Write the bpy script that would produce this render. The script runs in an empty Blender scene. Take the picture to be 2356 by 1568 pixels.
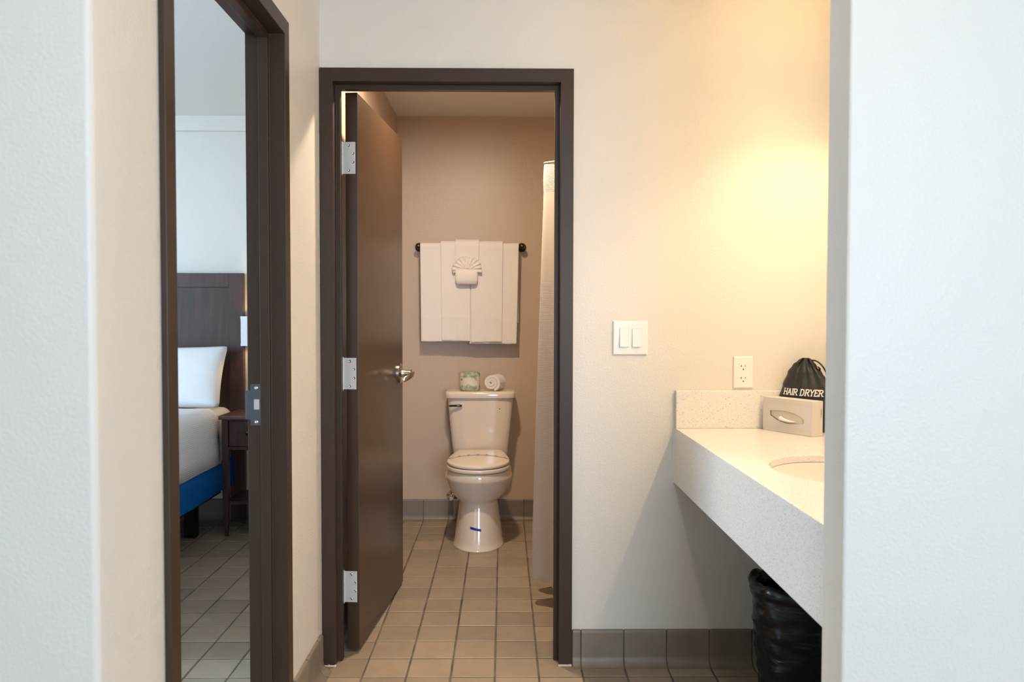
import bpy, bmesh, math, random
from mathutils import Vector, Matrix, noise

random.seed(7)
scene = bpy.context.scene
COL = scene.collection
PI = math.pi

# ------------------------------------------------------------------ camera
def build_camera():
    f_px, yaw, pitch, roll, h = 1851.2, 0.010259, 0.030243, 0.001581, 1.2387
    cy, sy, cp, sp = math.cos(yaw), math.sin(yaw), math.cos(pitch), math.sin(pitch)
    fwd = Vector((sy*cp, cy*cp, -sp)); right = Vector((cy, -sy, 0)); up = right.cross(fwd)
    r2 = right*math.cos(roll) + up*math.sin(roll); u2 = -right*math.sin(roll) + up*math.cos(roll)
    m = Matrix(((r2.x, u2.x, -fwd.x, 0), (r2.y, u2.y, -fwd.y, 0), (r2.z, u2.z, -fwd.z, h), (0, 0, 0, 1)))
    cam = bpy.data.cameras.new('camera'); o = bpy.data.objects.new('camera', cam); COL.objects.link(o)
    o.matrix_world = m
    cam.sensor_fit = 'HORIZONTAL'; cam.sensor_width = 36.0; cam.lens = f_px/2356*36.0
    cam.clip_start = 0.02
    cam.dof.use_dof = True; cam.dof.focus_distance = 3.1; cam.dof.aperture_fstop = 5.0
    scene.camera = o
build_camera()

# ------------------------------------------------------------------ world, daylight, exposure
w = bpy.data.worlds.new('world'); scene.world = w; w.use_nodes = True
bg = w.node_tree.nodes['Background']; bg.inputs[0].default_value = (0.62, 0.78, 1.0, 1); bg.inputs[1].default_value = 1.0

def area_light(name, loc, rot, sx, sy, power, color):
    l = bpy.data.lights.new(name, 'AREA'); l.shape = 'RECTANGLE'; l.size = sx; l.size_y = sy
    l.energy = power; l.color = color
    o = bpy.data.objects.new(name, l); COL.objects.link(o); o.location = loc; o.rotation_euler = rot
    return o
# daylight coming in through the two windows (one behind the camera, one in the bedroom)
area_light('living_window_daylight', (1.25, -3.50, 1.45), (PI/2, 0, 0), 1.8, 1.25, 146, (0.63, 0.80, 1.03))
area_light('bedroom_window_daylight', (-4.50, 1.98, 1.45), (0, -PI/2, 0), 1.3, 0.95, 124, (0.56, 0.76, 1.0))

VANITY_POINT, VANITY_GLOW = 10.4, 12.8
BATH_POWER, HALL_POWER = 25.5, 8.5
WARM = (1.0, 0.755, 0.465)
WARM_BATH = (1.0, 0.81, 0.60)
WARM_HALL = (1.0, 0.96, 0.95)

vs = scene.view_settings
vs.view_transform = 'Standard'; vs.look = 'None'; vs.exposure = 0.09; vs.gamma = 1.0; vs.use_curve_mapping = False
scene.cycles.use_denoising = True
scene.cycles.max_bounces = 6; scene.cycles.diffuse_bounces = 4; scene.cycles.glossy_bounces = 3
scene.cycles.use_adaptive_sampling = True; scene.cycles.adaptive_threshold = 0.06; scene.cycles.adaptive_min_samples = 16
scene.cycles.caustics_reflective = True; scene.cycles.caustics_refractive = False
scene.cycles.sample_clamp_indirect = 20.0

# ------------------------------------------------------------------ materials
def nodes_of(name):
    m = bpy.data.materials.new(name); m.use_nodes = True
    nt = m.node_tree; b = nt.nodes['Principled BSDF']
    return m, nt, b
def node(nt, t, **kw):
    n = nt.nodes.new(t)
    for k, v in kw.items():
        if k.startswith('i_'):
            key = k[2:]
            n.inputs[int(key) if key.isdigit() else key.replace('_', ' ')].default_value = v
        else: setattr(n, k, v)
    return n
def lk(nt, a, b): nt.links.new(a, b)
def mat(name, color, rough=0.5, metal=0.0, spec=0.5, coat=0.0, sheen=0.0):
    m, nt, b = nodes_of(name)
    b.inputs['Base Color'].default_value = (*color, 1); b.inputs['Roughness'].default_value = rough
    b.inputs['Metallic'].default_value = metal; b.inputs['Specular IOR Level'].default_value = spec
    if coat: b.inputs['Coat Weight'].default_value = coat; b.inputs['Coat Roughness'].default_value = 0.08
    if sheen: b.inputs['Sheen Weight'].default_value = sheen
    return m
def add_bump(m, scale, strength, dist, detail=2.0, coord='Object', rough=0.5):
    nt = m.node_tree; b = nt.nodes['Principled BSDF']
    tc = node(nt, 'ShaderNodeTexCoord'); n = node(nt, 'ShaderNodeTexNoise', i_Scale=scale, i_Detail=detail, i_Roughness=rough)
    lk(nt, tc.outputs[coord], n.inputs['Vector'])
    bp = node(nt, 'ShaderNodeBump', i_Strength=strength, i_Distance=dist)
    lk(nt, n.outputs['Fac'], bp.inputs['Height']); lk(nt, bp.outputs['Normal'], b.inputs['Normal'])
    return n
def noise_color(m, scale, c0, c1, lo=0.35, hi=0.65, detail=3.0, stretch=None):
    nt = m.node_tree; b = nt.nodes['Principled BSDF']
    tc = node(nt, 'ShaderNodeTexCoord'); n = node(nt, 'ShaderNodeTexNoise', i_Scale=scale, i_Detail=detail)
    src = tc.outputs['Object']
    if stretch:
        mp = node(nt, 'ShaderNodeMapping'); mp.inputs['Scale'].default_value = stretch
        lk(nt, src, mp.inputs['Vector']); src = mp.outputs['Vector']
    lk(nt, src, n.inputs['Vector'])
    r = node(nt, 'ShaderNodeValToRGB'); r.color_ramp.elements[0].position = lo; r.color_ramp.elements[1].position = hi
    r.color_ramp.elements[0].color = (*c0, 1); r.color_ramp.elements[1].color = (*c1, 1)
    lk(nt, n.outputs['Fac'], r.inputs['Fac']); lk(nt, r.outputs['Color'], b.inputs['Base Color'])
    return r
def emit(name, color, strength):
    m, nt, b = nodes_of(name)
    b.inputs['Base Color'].default_value = (*color, 1); b.inputs['Roughness'].default_value = 0.4
    b.inputs['Emission Color'].default_value = (*color, 1); b.inputs['Emission Strength'].default_value = strength
    return m

M = {}
M['wall'] = mat('beige_wall_paint', (0.74, 0.70, 0.63), 0.42, spec=0.45)
add_bump(M['wall'], 150, 0.28, 0.003, 2.5)
M['wall_bath'] = mat('taupe_bathroom_paint', (0.55, 0.415, 0.305), 0.36, spec=0.5)
add_bump(M['wall_bath'], 150, 0.28, 0.003, 2.5)
M['ceiling'] = mat('ceiling_paint', (0.84, 0.82, 0.78), 0.8, spec=0.2); add_bump(M['ceiling'], 60, 0.2, 0.003)
M['frame'] = mat('dark_brown_enamel', (0.050, 0.030, 0.0185), 0.40, spec=0.28)
add_bump(M['frame'], 260, 0.12, 0.0015)
M['door'] = mat('brown_door_enamel', (0.052, 0.027, 0.0145), 0.30, spec=0.5); add_bump(M['door'], 140, 0.06, 0.001)
M['grout'] = mat('grey_grout', (0.135, 0.112, 0.092), 0.9, spec=0.2); noise_color(M['grout'], 9, (0.10, 0.085, 0.07), (0.20, 0.165, 0.13))
def tile_mat(name, c, rough):
    m, nt, b = nodes_of(name)
    tc = node(nt, 'ShaderNodeTexCoord'); oi = node(nt, 'ShaderNodeObjectInfo')
    ad = node(nt, 'ShaderNodeVectorMath', operation='ADD'); lk(nt, tc.outputs['Object'], ad.inputs[0]); lk(nt, oi.outputs['Location'], ad.inputs[1])
    n = node(nt, 'ShaderNodeTexNoise', i_Scale=14.0, i_Detail=4.0); lk(nt, ad.outputs[0], n.inputs['Vector'])
    mr = node(nt, 'ShaderNodeMapRange', i_From_Min=0.0, i_From_Max=1.0, i_To_Min=0.88, i_To_Max=1.12); lk(nt, oi.outputs['Random'], mr.inputs['Value'])
    mn = node(nt, 'ShaderNodeMapRange', i_From_Min=0.3, i_From_Max=0.7, i_To_Min=0.93, i_To_Max=1.07); lk(nt, n.outputs['Fac'], mn.inputs['Value'])
    mu = node(nt, 'ShaderNodeMath', operation='MULTIPLY'); lk(nt, mr.outputs[0], mu.inputs[0]); lk(nt, mn.outputs[0], mu.inputs[1])
    vm = node(nt, 'ShaderNodeVectorMath', operation='SCALE'); vm.inputs[0].default_value = c; lk(nt, mu.outputs[0], vm.inputs['Scale'])
    lk(nt, vm.outputs[0], b.inputs['Base Color']); b.inputs['Roughness'].default_value = rough
    n2 = node(nt, 'ShaderNodeTexNoise', i_Scale=120.0, i_Detail=2.0); lk(nt, ad.outputs[0], n2.inputs['Vector'])
    bp = node(nt, 'ShaderNodeBump', i_Strength=0.12, i_Distance=0.002); lk(nt, n2.outputs['Fac'], bp.inputs['Height']); lk(nt, bp.outputs['Normal'], b.inputs['Normal'])
    return m
M['tile'] = tile_mat('quarry_tile', (0.335, 0.262, 0.187), 0.44)
M['base_tile'] = tile_mat('quarry_base_tile_shaded', (0.215, 0.172, 0.132), 0.42)  # same tile as the floor, colour darkened for the shade under the counter
M['china'] = mat('biscuit_china', (0.80, 0.69, 0.58), 0.12, spec=0.6, coat=0.4)
M['seat'] = mat('biscuit_seat_plastic', (0.82, 0.70, 0.57), 0.2, spec=0.5)
M['towel'] = mat('white_terry', (0.86, 0.80, 0.745), 0.95, spec=0.1, sheen=0.3); add_bump(M['towel'], 420, 0.6, 0.003, 3.0)
M['cloth'] = mat('white_cotton', (0.84, 0.84, 0.83), 0.9, spec=0.15, sheen=0.1)
M['white_plastic'] = mat('white_plastic', (0.86, 0.83, 0.78), 0.28)
M['slot'] = mat('dark_slot', (0.012, 0.01, 0.01), 0.6)
M['galv'] = mat('galvanised_steel', (0.68, 0.67, 0.64), 0.45, metal=0.25)
M['chrome'] = mat('chrome', (0.78, 0.77, 0.75), 0.12, metal=1.0)
M['nickel'] = mat('satin_nickel', (0.56, 0.51, 0.46), 0.25, metal=1.0)
M['bronze'] = mat('oil_rubbed_bronze', (0.075, 0.055, 0.035), 0.25, metal=0.8)
M['black_metal'] = mat('dark_metal', (0.05, 0.045, 0.04), 0.2, metal=0.9)
M['steel_plate'] = mat('brushed_steel', (0.17, 0.19, 0.23), 0.3, metal=1.0); add_bump(M['steel_plate'], 300, 0.15, 0.001)
M['mirror'] = mat('mirror_glass', (0.92, 0.93, 0.93), 0.02, metal=1.0)
M['blue_tape'] = mat('blue_tape', (0.004, 0.035, 0.30), 0.5)
M['black_fabric'] = mat('black_satin_fabric', (0.016, 0.013, 0.011), 0.48, spec=0.45, sheen=0.12)
M['white_thread'] = mat('white_print', (0.88, 0.85, 0.78), 0.7)
M['liner'] = mat('black_plastic_liner', (0.0045, 0.0045, 0.005), 0.24, spec=0.35)
M['card'] = mat('pale_tissue_carton', (0.70, 0.645, 0.565), 0.6)
M['carton_dark'] = mat('carton_inside', (0.55, 0.45, 0.33), 0.7)
M['tissue'] = mat('tissue_paper', (0.93, 0.91, 0.88), 0.9, spec=0.1)
M['ink'] = mat('grey_ink', (0.16, 0.12, 0.09), 0.7)
M['green_ink'] = mat('green_ink', (0.06, 0.09, 0.04), 0.7)
M['wood'] = mat('espresso_wood', (0.042, 0.022, 0.017), 0.42, spec=0.45)
noise_color(M['wood'], 6, (0.032, 0.015, 0.012), (0.075, 0.035, 0.026), 0.3, 0.75, 6, (6.0, 6.0, 0.7))
M['wood_top'] = mat('reddish_wood_top', (0.10, 0.045, 0.03), 0.35, spec=0.5)
M['blue_wrap'] = mat('blue_box_spring_wrap', (0.0, 0.125, 0.46), 0.55, spec=0.25)
M['shade'] = mat('white_lamp_shade', (0.82, 0.83, 0.85), 0.8)
M['caulk'] = mat('white_caulk', (0.62, 0.56, 0.50), 0.7)
M['scuff'] = mat('paint_scuff', (0.86, 0.83, 0.78), 0.7)
M['window_frame'] = mat('window_frame_white', (0.8, 0.8, 0.8), 0.4)
M['bulb_bath'] = emit('bath_diffuser', WARM_BATH, 7.5)
M['bulb_hall'] = emit('hall_diffuser', (1.0, 0.84, 0.64), 5.0)
M['vanity_glass'] = emit('lit_frosted_glass', WARM, VANITY_GLOW)

def quartz():
    m, nt, b = nodes_of('speckled_quartz')
    tc = node(nt, 'ShaderNodeTexCoord')
    def specks(scale, size, keep):
        v = node(nt, 'ShaderNodeTexVoronoi', i_Scale=scale); lk(nt, tc.outputs['Object'], v.inputs['Vector'])
        lt = node(nt, 'ShaderNodeMath', operation='LESS_THAN'); lt.inputs[1].default_value = size; lk(nt, v.outputs['Distance'], lt.inputs[0])
        sp = node(nt, 'ShaderNodeSeparateColor'); lk(nt, v.outputs['Color'], sp.inputs[0])
        k = node(nt, 'ShaderNodeMath', operation='LESS_THAN'); k.inputs[1].default_value = keep; lk(nt, sp.outputs[0], k.inputs[0])
        mu = node(nt, 'ShaderNodeMath', operation='MULTIPLY'); lk(nt, lt.outputs[0], mu.inputs[0]); lk(nt, k.outputs[0], mu.inputs[1])
        return mu.outputs[0]
    a = specks(300, 0.36, 0.26); c = specks(210, 0.30, 0.07)
    mx = node(nt, 'ShaderNodeMix', data_type='RGBA'); mx.inputs['A'].default_value = (0.80, 0.77, 0.72, 1); mx.inputs['B'].default_value = (0.64, 0.58, 0.50, 1)
    lk(nt, a, mx.inputs['Factor'])
    m2 = node(nt, 'ShaderNodeMix', data_type='RGBA'); m2.inputs['B'].default_value = (0.42, 0.34, 0.25, 1)
    lk(nt, c, m2.inputs['Factor']); lk(nt, mx.outputs['Result'], m2.inputs['A'])
    lk(nt, m2.outputs['Result'], b.inputs['Base Color']); b.inputs['Roughness'].default_value = 0.22
    return m
M['quartz'] = quartz()

def uv_weave(name, color, pitch, sheer=0.0, strength=0.7):
    m, nt, b = nodes_of(name)
    b.inputs['Base Color'].default_value = (*color, 1); b.inputs['Roughness'].default_value = 0.9
    b.inputs['Specular IOR Level'].default_value = 0.1
    uv = node(nt, 'ShaderNodeUVMap'); se = node(nt, 'ShaderNodeSeparateXYZ'); lk(nt, uv.outputs[0], se.inputs[0])
    s = []
    for k in (0, 1):
        mu = node(nt, 'ShaderNodeMath', operation='MULTIPLY'); mu.inputs[1].default_value = 2*PI/pitch; lk(nt, se.outputs[k], mu.inputs[0])
        si = node(nt, 'ShaderNodeMath', operation='SINE'); lk(nt, mu.outputs[0], si.inputs[0]); s.append(si.outputs[0])
    ad = node(nt, 'ShaderNodeMath', operation='MAXIMUM'); lk(nt, s[0], ad.inputs[0]); lk(nt, s[1], ad.inputs[1])
    bp = node(nt, 'ShaderNodeBump', i_Strength=strength, i_Distance=0.003); lk(nt, ad.outputs[0], bp.inputs['Height']); lk(nt, bp.outputs['Normal'], b.inputs['Normal'])
    tr = node(nt, 'ShaderNodeBsdfTranslucent'); tr.inputs['Color'].default_value = (*color, 1)
    mx = node(nt, 'ShaderNodeMixShader'); mx.inputs[0].default_value = 0.3
    out = nt.nodes['Material Output']
    lk(nt, b.outputs[0], mx.inputs[1]); lk(nt, tr.outputs[0], mx.inputs[2])
    last = mx.outputs[0]
    if sheer:
        tp = node(nt, 'ShaderNodeBsdfTransparent'); m2 = node(nt, 'ShaderNodeMixShader'); m2.inputs[0].default_value = sheer
        lk(nt, last, m2.inputs[1]); lk(nt, tp.outputs[0], m2.inputs[2]); last = m2.outputs[0]
    lk(nt, last, out.inputs['Surface'])
    return m
M['waffle'] = uv_weave('waffle_curtain', (0.75, 0.66, 0.61), 0.0058, strength=0.35)
M['sheer'] = uv_weave('sheer_voile', (0.76, 0.67, 0.58), 0.003, sheer=0.12, strength=0.1)

def coverlet_mat():
    m, nt, b = nodes_of('ribbed_coverlet')
    b.inputs['Base Color'].default_value = (0.84, 0.85, 0.85, 1); b.inputs['Roughness'].default_value = 0.9
    tc = node(nt, 'ShaderNodeTexCoord'); wv = node(nt, 'ShaderNodeTexWave', bands_direction='Z', i_Scale=30.0, i_Distortion=0.8)
    lk(nt, tc.outputs['Object'], wv.inputs['Vector'])
    bp = node(nt, 'ShaderNodeBump', i_Strength=0.22, i_Distance=0.003); lk(nt, wv.outputs['Fac'], bp.inputs['Height']); lk(nt, bp.outputs['Normal'], b.inputs['Normal'])
    return m
M['coverlet'] = coverlet_mat()

def wrapper_mat():
    m = mat('green_printed_wrapper', (0.7, 0.7, 0.6), 0.55)
    nt = m.node_tree; b = nt.nodes['Principled BSDF']
    tc = node(nt, 'ShaderNodeTexCoord'); n = node(nt, 'ShaderNodeTexNoise', i_Scale=34.0, i_Detail=4.0); lk(nt, tc.outputs['Object'], n.inputs['Vector'])
    se = node(nt, 'ShaderNodeSeparateXYZ'); lk(nt, tc.outputs['Object'], se.inputs[0])
    # printed green bands at the top and bottom, plain cream in the middle
    sub = node(nt, 'ShaderNodeMath', operation='SUBTRACT'); sub.inputs[1].default_value = 0.858; lk(nt, se.outputs[2], sub.inputs[0])
    ab = node(nt, 'ShaderNodeMath', operation='ABSOLUTE'); lk(nt, sub.outputs[0], ab.inputs[0])
    mr = node(nt, 'ShaderNodeMapRange', i_From_Min=0.015, i_From_Max=0.03, i_To_Min=-0.22, i_To_Max=0.10); lk(nt, ab.outputs[0], mr.inputs['Value'])
    ad = node(nt, 'ShaderNodeMath', operation='ADD'); lk(nt, n.outputs['Fac'], ad.inputs[0]); lk(nt, mr.outputs[0], ad.inputs[1])
    r = node(nt, 'ShaderNodeValToRGB'); r.color_ramp.elements[0].position = 0.42; r.color_ramp.elements[1].position = 0.68
    r.color_ramp.elements[0].color = (0.74, 0.70, 0.58, 1); r.color_ramp.elements[1].color = (0.25, 0.32, 0.20, 1)
    lk(nt, ad.outputs[0], r.inputs['Fac']); lk(nt, r.outputs['Color'], b.inputs['Base Color'])
    bp = node(nt, 'ShaderNodeBump', i_Strength=0.5, i_Distance=0.004); lk(nt, n.outputs['Fac'], bp.inputs['Height']); lk(nt, bp.outputs['Normal'], b.inputs['Normal'])
    return m
M['wrapper'] = wrapper_mat()

def band_mat():
    m = mat('printed_paper_band', (0.80, 0.78, 0.78), 0.7)
    nt = m.node_tree; b = nt.nodes['Principled BSDF']
    tc = node(nt, 'ShaderNodeTexCoord'); se = node(nt, 'ShaderNodeSeparateXYZ'); lk(nt, tc.outputs['Object'], se.inputs[0])
    mu = node(nt, 'ShaderNodeMath', operation='MULTIPLY'); mu.inputs[1].default_value = 1/0.0505; lk(nt, se.outputs[0], mu.inputs[0])
    fr = node(nt, 'ShaderNodeMath', operation='FRACT'); lk(nt, mu.outputs[0], fr.inputs[0])
    lt = node(nt, 'ShaderNodeMath', operation='LESS_THAN'); lt.inputs[1].default_value = 0.3; lk(nt, fr.outputs[0], lt.inputs[0])
    mx = node(nt, 'ShaderNodeMix', data_type='RGBA'); mx.inputs['A'].default_value = (0.80, 0.78, 0.78, 1); mx.inputs['B'].default_value = (0.22, 0.22, 0.34, 1)
    lk(nt, lt.outputs[0], mx.inputs['Factor']); lk(nt, mx.outputs['Result'], b.inputs['Base Color'])
    return m
M['paper_band'] = band_mat()

def glass_mat():
    m, nt, b = nodes_of('window_glass')
    tp = node(nt, 'ShaderNodeBsdfTransparent'); gl = node(nt, 'ShaderNodeBsdfGlossy'); gl.inputs['Roughness'].default_value = 0.02
    mx = node(nt, 'ShaderNodeMixShader'); mx.inputs[0].default_value = 0.06
    lk(nt, tp.outputs[0], mx.inputs[1]); lk(nt, gl.outputs[0], mx.inputs[2]); lk(nt, mx.outputs[0], nt.nodes['Material Output'].inputs['Surface'])
    return m
M['glass'] = glass_mat()

# ------------------------------------------------------------------ helpers
def tag(o, label=None, cat=None, group=None, kind=None):
    if label: o['label'] = label
    if cat: o['category'] = cat
    if group: o['group'] = group
    if kind: o['kind'] = kind
    return o
def thing(name, label, cat, loc=(0, 0, 0), group=None, kind=None):
    o = bpy.data.objects.new(name, None); COL.objects.link(o); o.location = loc; o.empty_display_size = 0.05
    return tag(o, label, cat, group, kind)
def attach(o, parent):
    if parent is None: return o
    o.parent = parent
    if parent.type == 'EMPTY': o.matrix_parent_inverse = Matrix.Translation(-Vector(parent.location))
    return o
def add_mesh(name, me, m, parent=None):
    o = bpy.data.objects.new(name, me); COL.objects.link(o)
    if m is not None and not me.materials: me.materials.append(m)
    return attach(o, parent)
def raw(name, verts, faces, m, parent=None, smooth=False, bevel=0.0, seg=2, subd=0, recalc=True, autosmooth=None):
    me = bpy.data.meshes.new(name); me.from_pydata([tuple(v) for v in verts], [], faces)
    if recalc:
        bm = bmesh.new(); bm.from_mesh(me); bmesh.ops.remove_doubles(bm, verts=bm.verts, dist=1e-6); bmesh.ops.recalc_face_normals(bm, faces=bm.faces); bm.to_mesh(me); bm.free()
    if smooth or autosmooth:
        me.shade_smooth() if hasattr(me, 'shade_smooth') else None
        if autosmooth: me.set_sharp_from_angle(angle=autosmooth)
    o = add_mesh(name, me, m, parent)
    if bevel:
        b = o.modifiers.new('bevel', 'BEVEL'); b.width = bevel; b.segments = seg; b.limit_method = 'ANGLE'; b.angle_limit = 0.6; b.harden_normals = False
    if subd:
        s = o.modifiers.new('subd', 'SUBSURF'); s.levels = subd; s.render_levels = subd
    return o
def box_vf(x0, x1, y0, y1, z0, z1, off=0):
    v = [(x0, y0, z0), (x1, y0, z0), (x1, y1, z0), (x0, y1, z0), (x0, y0, z1), (x1, y0, z1), (x1, y1, z1), (x0, y1, z1)]
    f = [(0, 3, 2, 1), (4, 5, 6, 7), (0, 1, 5, 4), (1, 2, 6, 5), (2, 3, 7, 6), (3, 0, 4, 7)]
    return v, [tuple(i+off for i in q) for q in f]
def box(name, x0, x1, y0, y1, z0, z1, m, parent=None, bevel=0.0, seg=2):
    v, f = box_vf(x0, x1, y0, y1, z0, z1)
    return raw(name, v, f, m, parent, bevel=bevel, seg=seg, recalc=False)
def prism(name, poly, axis, d0, d1, m, parent=None, bevel=0.0, smooth_angle=None):
    """poly: 2-D outline; axis: extrusion axis ('x': (y,z), 'y': (x,z), 'z': (x,y))"""
    def P(a, b, d): return {'x': (d, a, b), 'y': (a, d, b), 'z': (a, b, d)}[axis]
    n = len(poly); v = [P(a, b, d0) for a, b in poly] + [P(a, b, d1) for a, b in poly]
    f = [tuple(range(n)), tuple(range(2*n-1, n-1, -1))] + [(i, (i+1) % n, n+(i+1) % n, n+i) for i in range(n)]
    return raw(name, v, f, m, parent, bevel=bevel, autosmooth=smooth_angle)
def rings(name, rs, m, parent=None, cap=True, smooth=True, closed=True, sharp=0.7, subd=0, centre_top=None):
    n = len(rs[0]); v = [p for r in rs for p in r]; f = []
    for k in range(len(rs)-1):
        for i in range(n if closed else n-1):
            j = (i+1) % n
            f.append((k*n+i, k*n+j, (k+1)*n+j, (k+1)*n+i))
    if cap:
        f.append(tuple(range(n-1, -1, -1)))
        if centre_top is not None:
            c = len(v); v.append(centre_top); b = (len(rs)-1)*n
            f += [(b+i, b+(i+1) % n, c) for i in range(n)]
        else: f.append(tuple((len(rs)-1)*n+i for i in range(n)))
    return raw(name, v, f, m, parent, smooth=smooth, autosmooth=sharp if smooth else None, subd=subd)
def lathe(name, prof, base, axis, m, parent=None, n=32, sharp=0.7, cap=True):
    """prof: (radius, distance along axis)"""
    ax = Vector(axis).normalized(); t = Vector((0, 0, 1)) if abs(ax.z) < 0.9 else Vector((1, 0, 0))
    u = ax.cross(t).normalized(); w_ = ax.cross(u); B = Vector(base)
    rs = [[B + ax*d + (u*math.cos(2*PI*i/n) + w_*math.sin(2*PI*i/n))*max(r, 1e-5) for i in range(n)] for r, d in prof]
    return rings(name, rs, m, parent, cap=cap, sharp=sharp)
def catmull(pts, n):
    P = [Vector(p) for p in pts]; P = [P[0]*2-P[1]] + P + [P[-1]*2-P[-2]]; out = []
    for i in range(1, len(P)-2):
        for k in range(n):
            t = k/n; a, b, c, d = P[i-1], P[i], P[i+1], P[i+2]
            out.append(0.5*((2*b) + (c-a)*t + (2*a-5*b+4*c-d)*t*t + (3*b-a-3*c+d)*t**3))
    out.append(P[-2]); return out
def tube(name, pts, r, m, parent=None, n=10, smooth_n=0):
    pts = catmull(pts, smooth_n) if smooth_n else [Vector(p) for p in pts]
    rs = []; up = None
    for i, p in enumerate(pts):
        d = (pts[min(i+1, len(pts)-1)] - pts[max(i-1, 0)]).normalized()
        if up is None: up = d.orthogonal().normalized()
        up = (up - d*up.dot(d)).normalized(); w_ = d.cross(up)
        rr = r[min(i, len(r)-1)] if isinstance(r, (list, tuple)) else r
        rs.append([p + (up*math.cos(2*PI*k/n) + w_*math.sin(2*PI*k/n))*rr for k in range(n)])
    return rings(name, rs, m, parent)
def rounded(poly, radii, seg=6):
    """round the corners of a 2-D polygon (radius 0 keeps a corner)"""
    out = []; n = len(poly)
    for i, p in enumerate(poly):
        r = radii[i]
        if r <= 0: out.append(tuple(p)); continue
        p = Vector(p); a = (Vector(poly[i-1])-p).normalized(); b = (Vector(poly[(i+1) % n])-p).normalized()
        half = math.acos(max(-1, min(1, a.dot(b))))/2; t = r/math.tan(half); c = p + (a+b).normalized()*(r/math.sin(half))
        s, e = p+a*t-c, p+b*t-c
        a0 = math.atan2(s.y, s.x); a1 = math.atan2(e.y, e.x); d = (a1-a0+PI) % (2*PI)-PI
        out += [(c.x+r*math.cos(a0+d*k/seg), c.y+r*math.sin(a0+d*k/seg)) for k in range(seg+1)]
    return out
def struct(o, label, cat): return tag(o, label, cat, kind='structure')

# ------------------------------------------------------------------ the setting: walls, ceiling, floor
XL, YW, YB, XV, CEIL = -0.642, 2.833, 4.88, 1.166, 2.44
ZB = -0.04
o = prism('wall_back', [(XL, CEIL), (XL, 2.08), (0.22, 2.08), (0.22, ZB), (1.256, ZB), (1.256, CEIL)], 'y', YW, 2.922, M['wall'])
struct(o, 'beige textured wall around the bathroom door and behind the vanity', 'wall')
o = prism('wall_left', [(1.358, ZB), (1.53, ZB), (1.53, 2.08), (2.372, 2.08), (2.372, ZB), (2.90, ZB), (2.90, CEIL), (1.358, CEIL)], 'x', XL-0.09, XL, M['wall'])
struct(o, 'beige wall holding the bedroom doorway', 'wall')
wall_left = o
o = prism('wall_front_left', rounded([(-4.69, 1.268), (XL, 1.268), (XL, 1.358), (-4.69, 1.358)], [0, 0.012, 0, 0]), 'z', ZB, CEIL, M['wall'], smooth_angle=0.5)
struct(o, 'pale wall end at the left edge of the view', 'wall')
o = prism('wall_front_right', rounded([(0.5995, 1.400), (2.6, 1.400), (2.6, 1.495), (0.5995, 1.495)], [0.006, 0, 0, 0.006]), 'z', ZB, CEIL, M['wall'], smooth_angle=0.5)
struct(o, 'cool lit wall end at the right edge of the view beside the vanity', 'wall')
o = box('wall_vanity', XV, 1.256, 1.495, YW, ZB, CEIL, M['wall']); struct(o, 'side wall of the vanity alcove that carries the mirror', 'wall')
o = box('wall_bath_left', XL-0.09, XL, 2.90, 4.97, ZB, CEIL, M['wall_bath']); struct(o, 'taupe bathroom wall behind the open door', 'wall')
o = box('wall_bath_back', XL, 1.09, YB, 4.97, ZB, CEIL, M['wall_bath']); struct(o, 'taupe bathroom wall behind the toilet and towel bar', 'wall')
o = box('wall_bath_right', 1.0, 1.09, 2.922, YB, ZB, CEIL, M['wall_bath']); struct(o, 'bathroom side wall beyond the shower curtain', 'wall')
o = box('wall_bedroom_back', -4.69, XL-0.09, 4.90, 4.99, ZB, CEIL, M['wall']); struct(o, 'bedroom wall behind the tall headboard', 'wall')
o = prism('wall_bedroom_left', [(1.358, ZB), (4.90, ZB), (4.90, CEIL), (1.358, CEIL)], 'x', -4.69, -4.60, M['wall'])
struct(o, 'far bedroom side wall with the window', 'wall')
def holed_wall(name, axis, d0, d1, a0, a1, h0, h1, z0, z1, label):
    v = []; f = []
    for (p0, p1, q0, q1) in ((a0, h0, ZB, CEIL), (h1, a1, ZB, CEIL), (h0, h1, ZB, z0), (h0, h1, z1, CEIL)):
        bv, bf = box_vf(p0, p1, d0, d1, q0, q1, len(v)) if axis == 'y' else box_vf(d0, d1, p0, p1, q0, q1, len(v))
        v += bv; f += bf
    return struct(raw(name, v, f, M['wall'], recalc=False), label, 'wall')
bpy.data.objects.remove(o)
holed_wall('wall_bedroom_left', 'x', -4.69, -4.60, 1.358, 4.90, 1.45, 2.50, 0.75, 2.15, 'far bedroom side wall with the window')
holed_wall('wall_rear', 'y', -3.69, -3.60, -2.6, 2.6, 0.30, 2.20, 0.80, 2.10, 'living room wall with the large window behind the viewer')
o = box('wall_living_left', -2.69, -2.6, -3.69, 1.268, ZB, CEIL, M['wall']); struct(o, 'living room side wall on the left', 'wall')
o = box('wall_living_right', 2.6, 2.69, -3.69, 1.495, ZB, CEIL, M['wall']); struct(o, 'living room side wall on the right', 'wall')
o = box('ceiling', -4.69, 2.69, -3.69, 4.99, CEIL, 2.52, M['ceiling']); struct(o, 'flat pale ceiling over all rooms', 'ceiling')
o = box('trim_3', -4.6, XL-0.09, 4.872, 4.90, 2.348, CEIL, M['wall'], bevel=0.002); struct(o, 'flat painted board along the top of the bedroom wall', 'trim')
scuff = [(-0.6412, 2.455, 0.345), (-0.6412, 2.468, 0.300), (-0.6412, 2.490, 0.255), (-0.6412, 2.500, 0.215), (-0.6412, 2.502, 0.19)]
v = []; f = []
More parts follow.
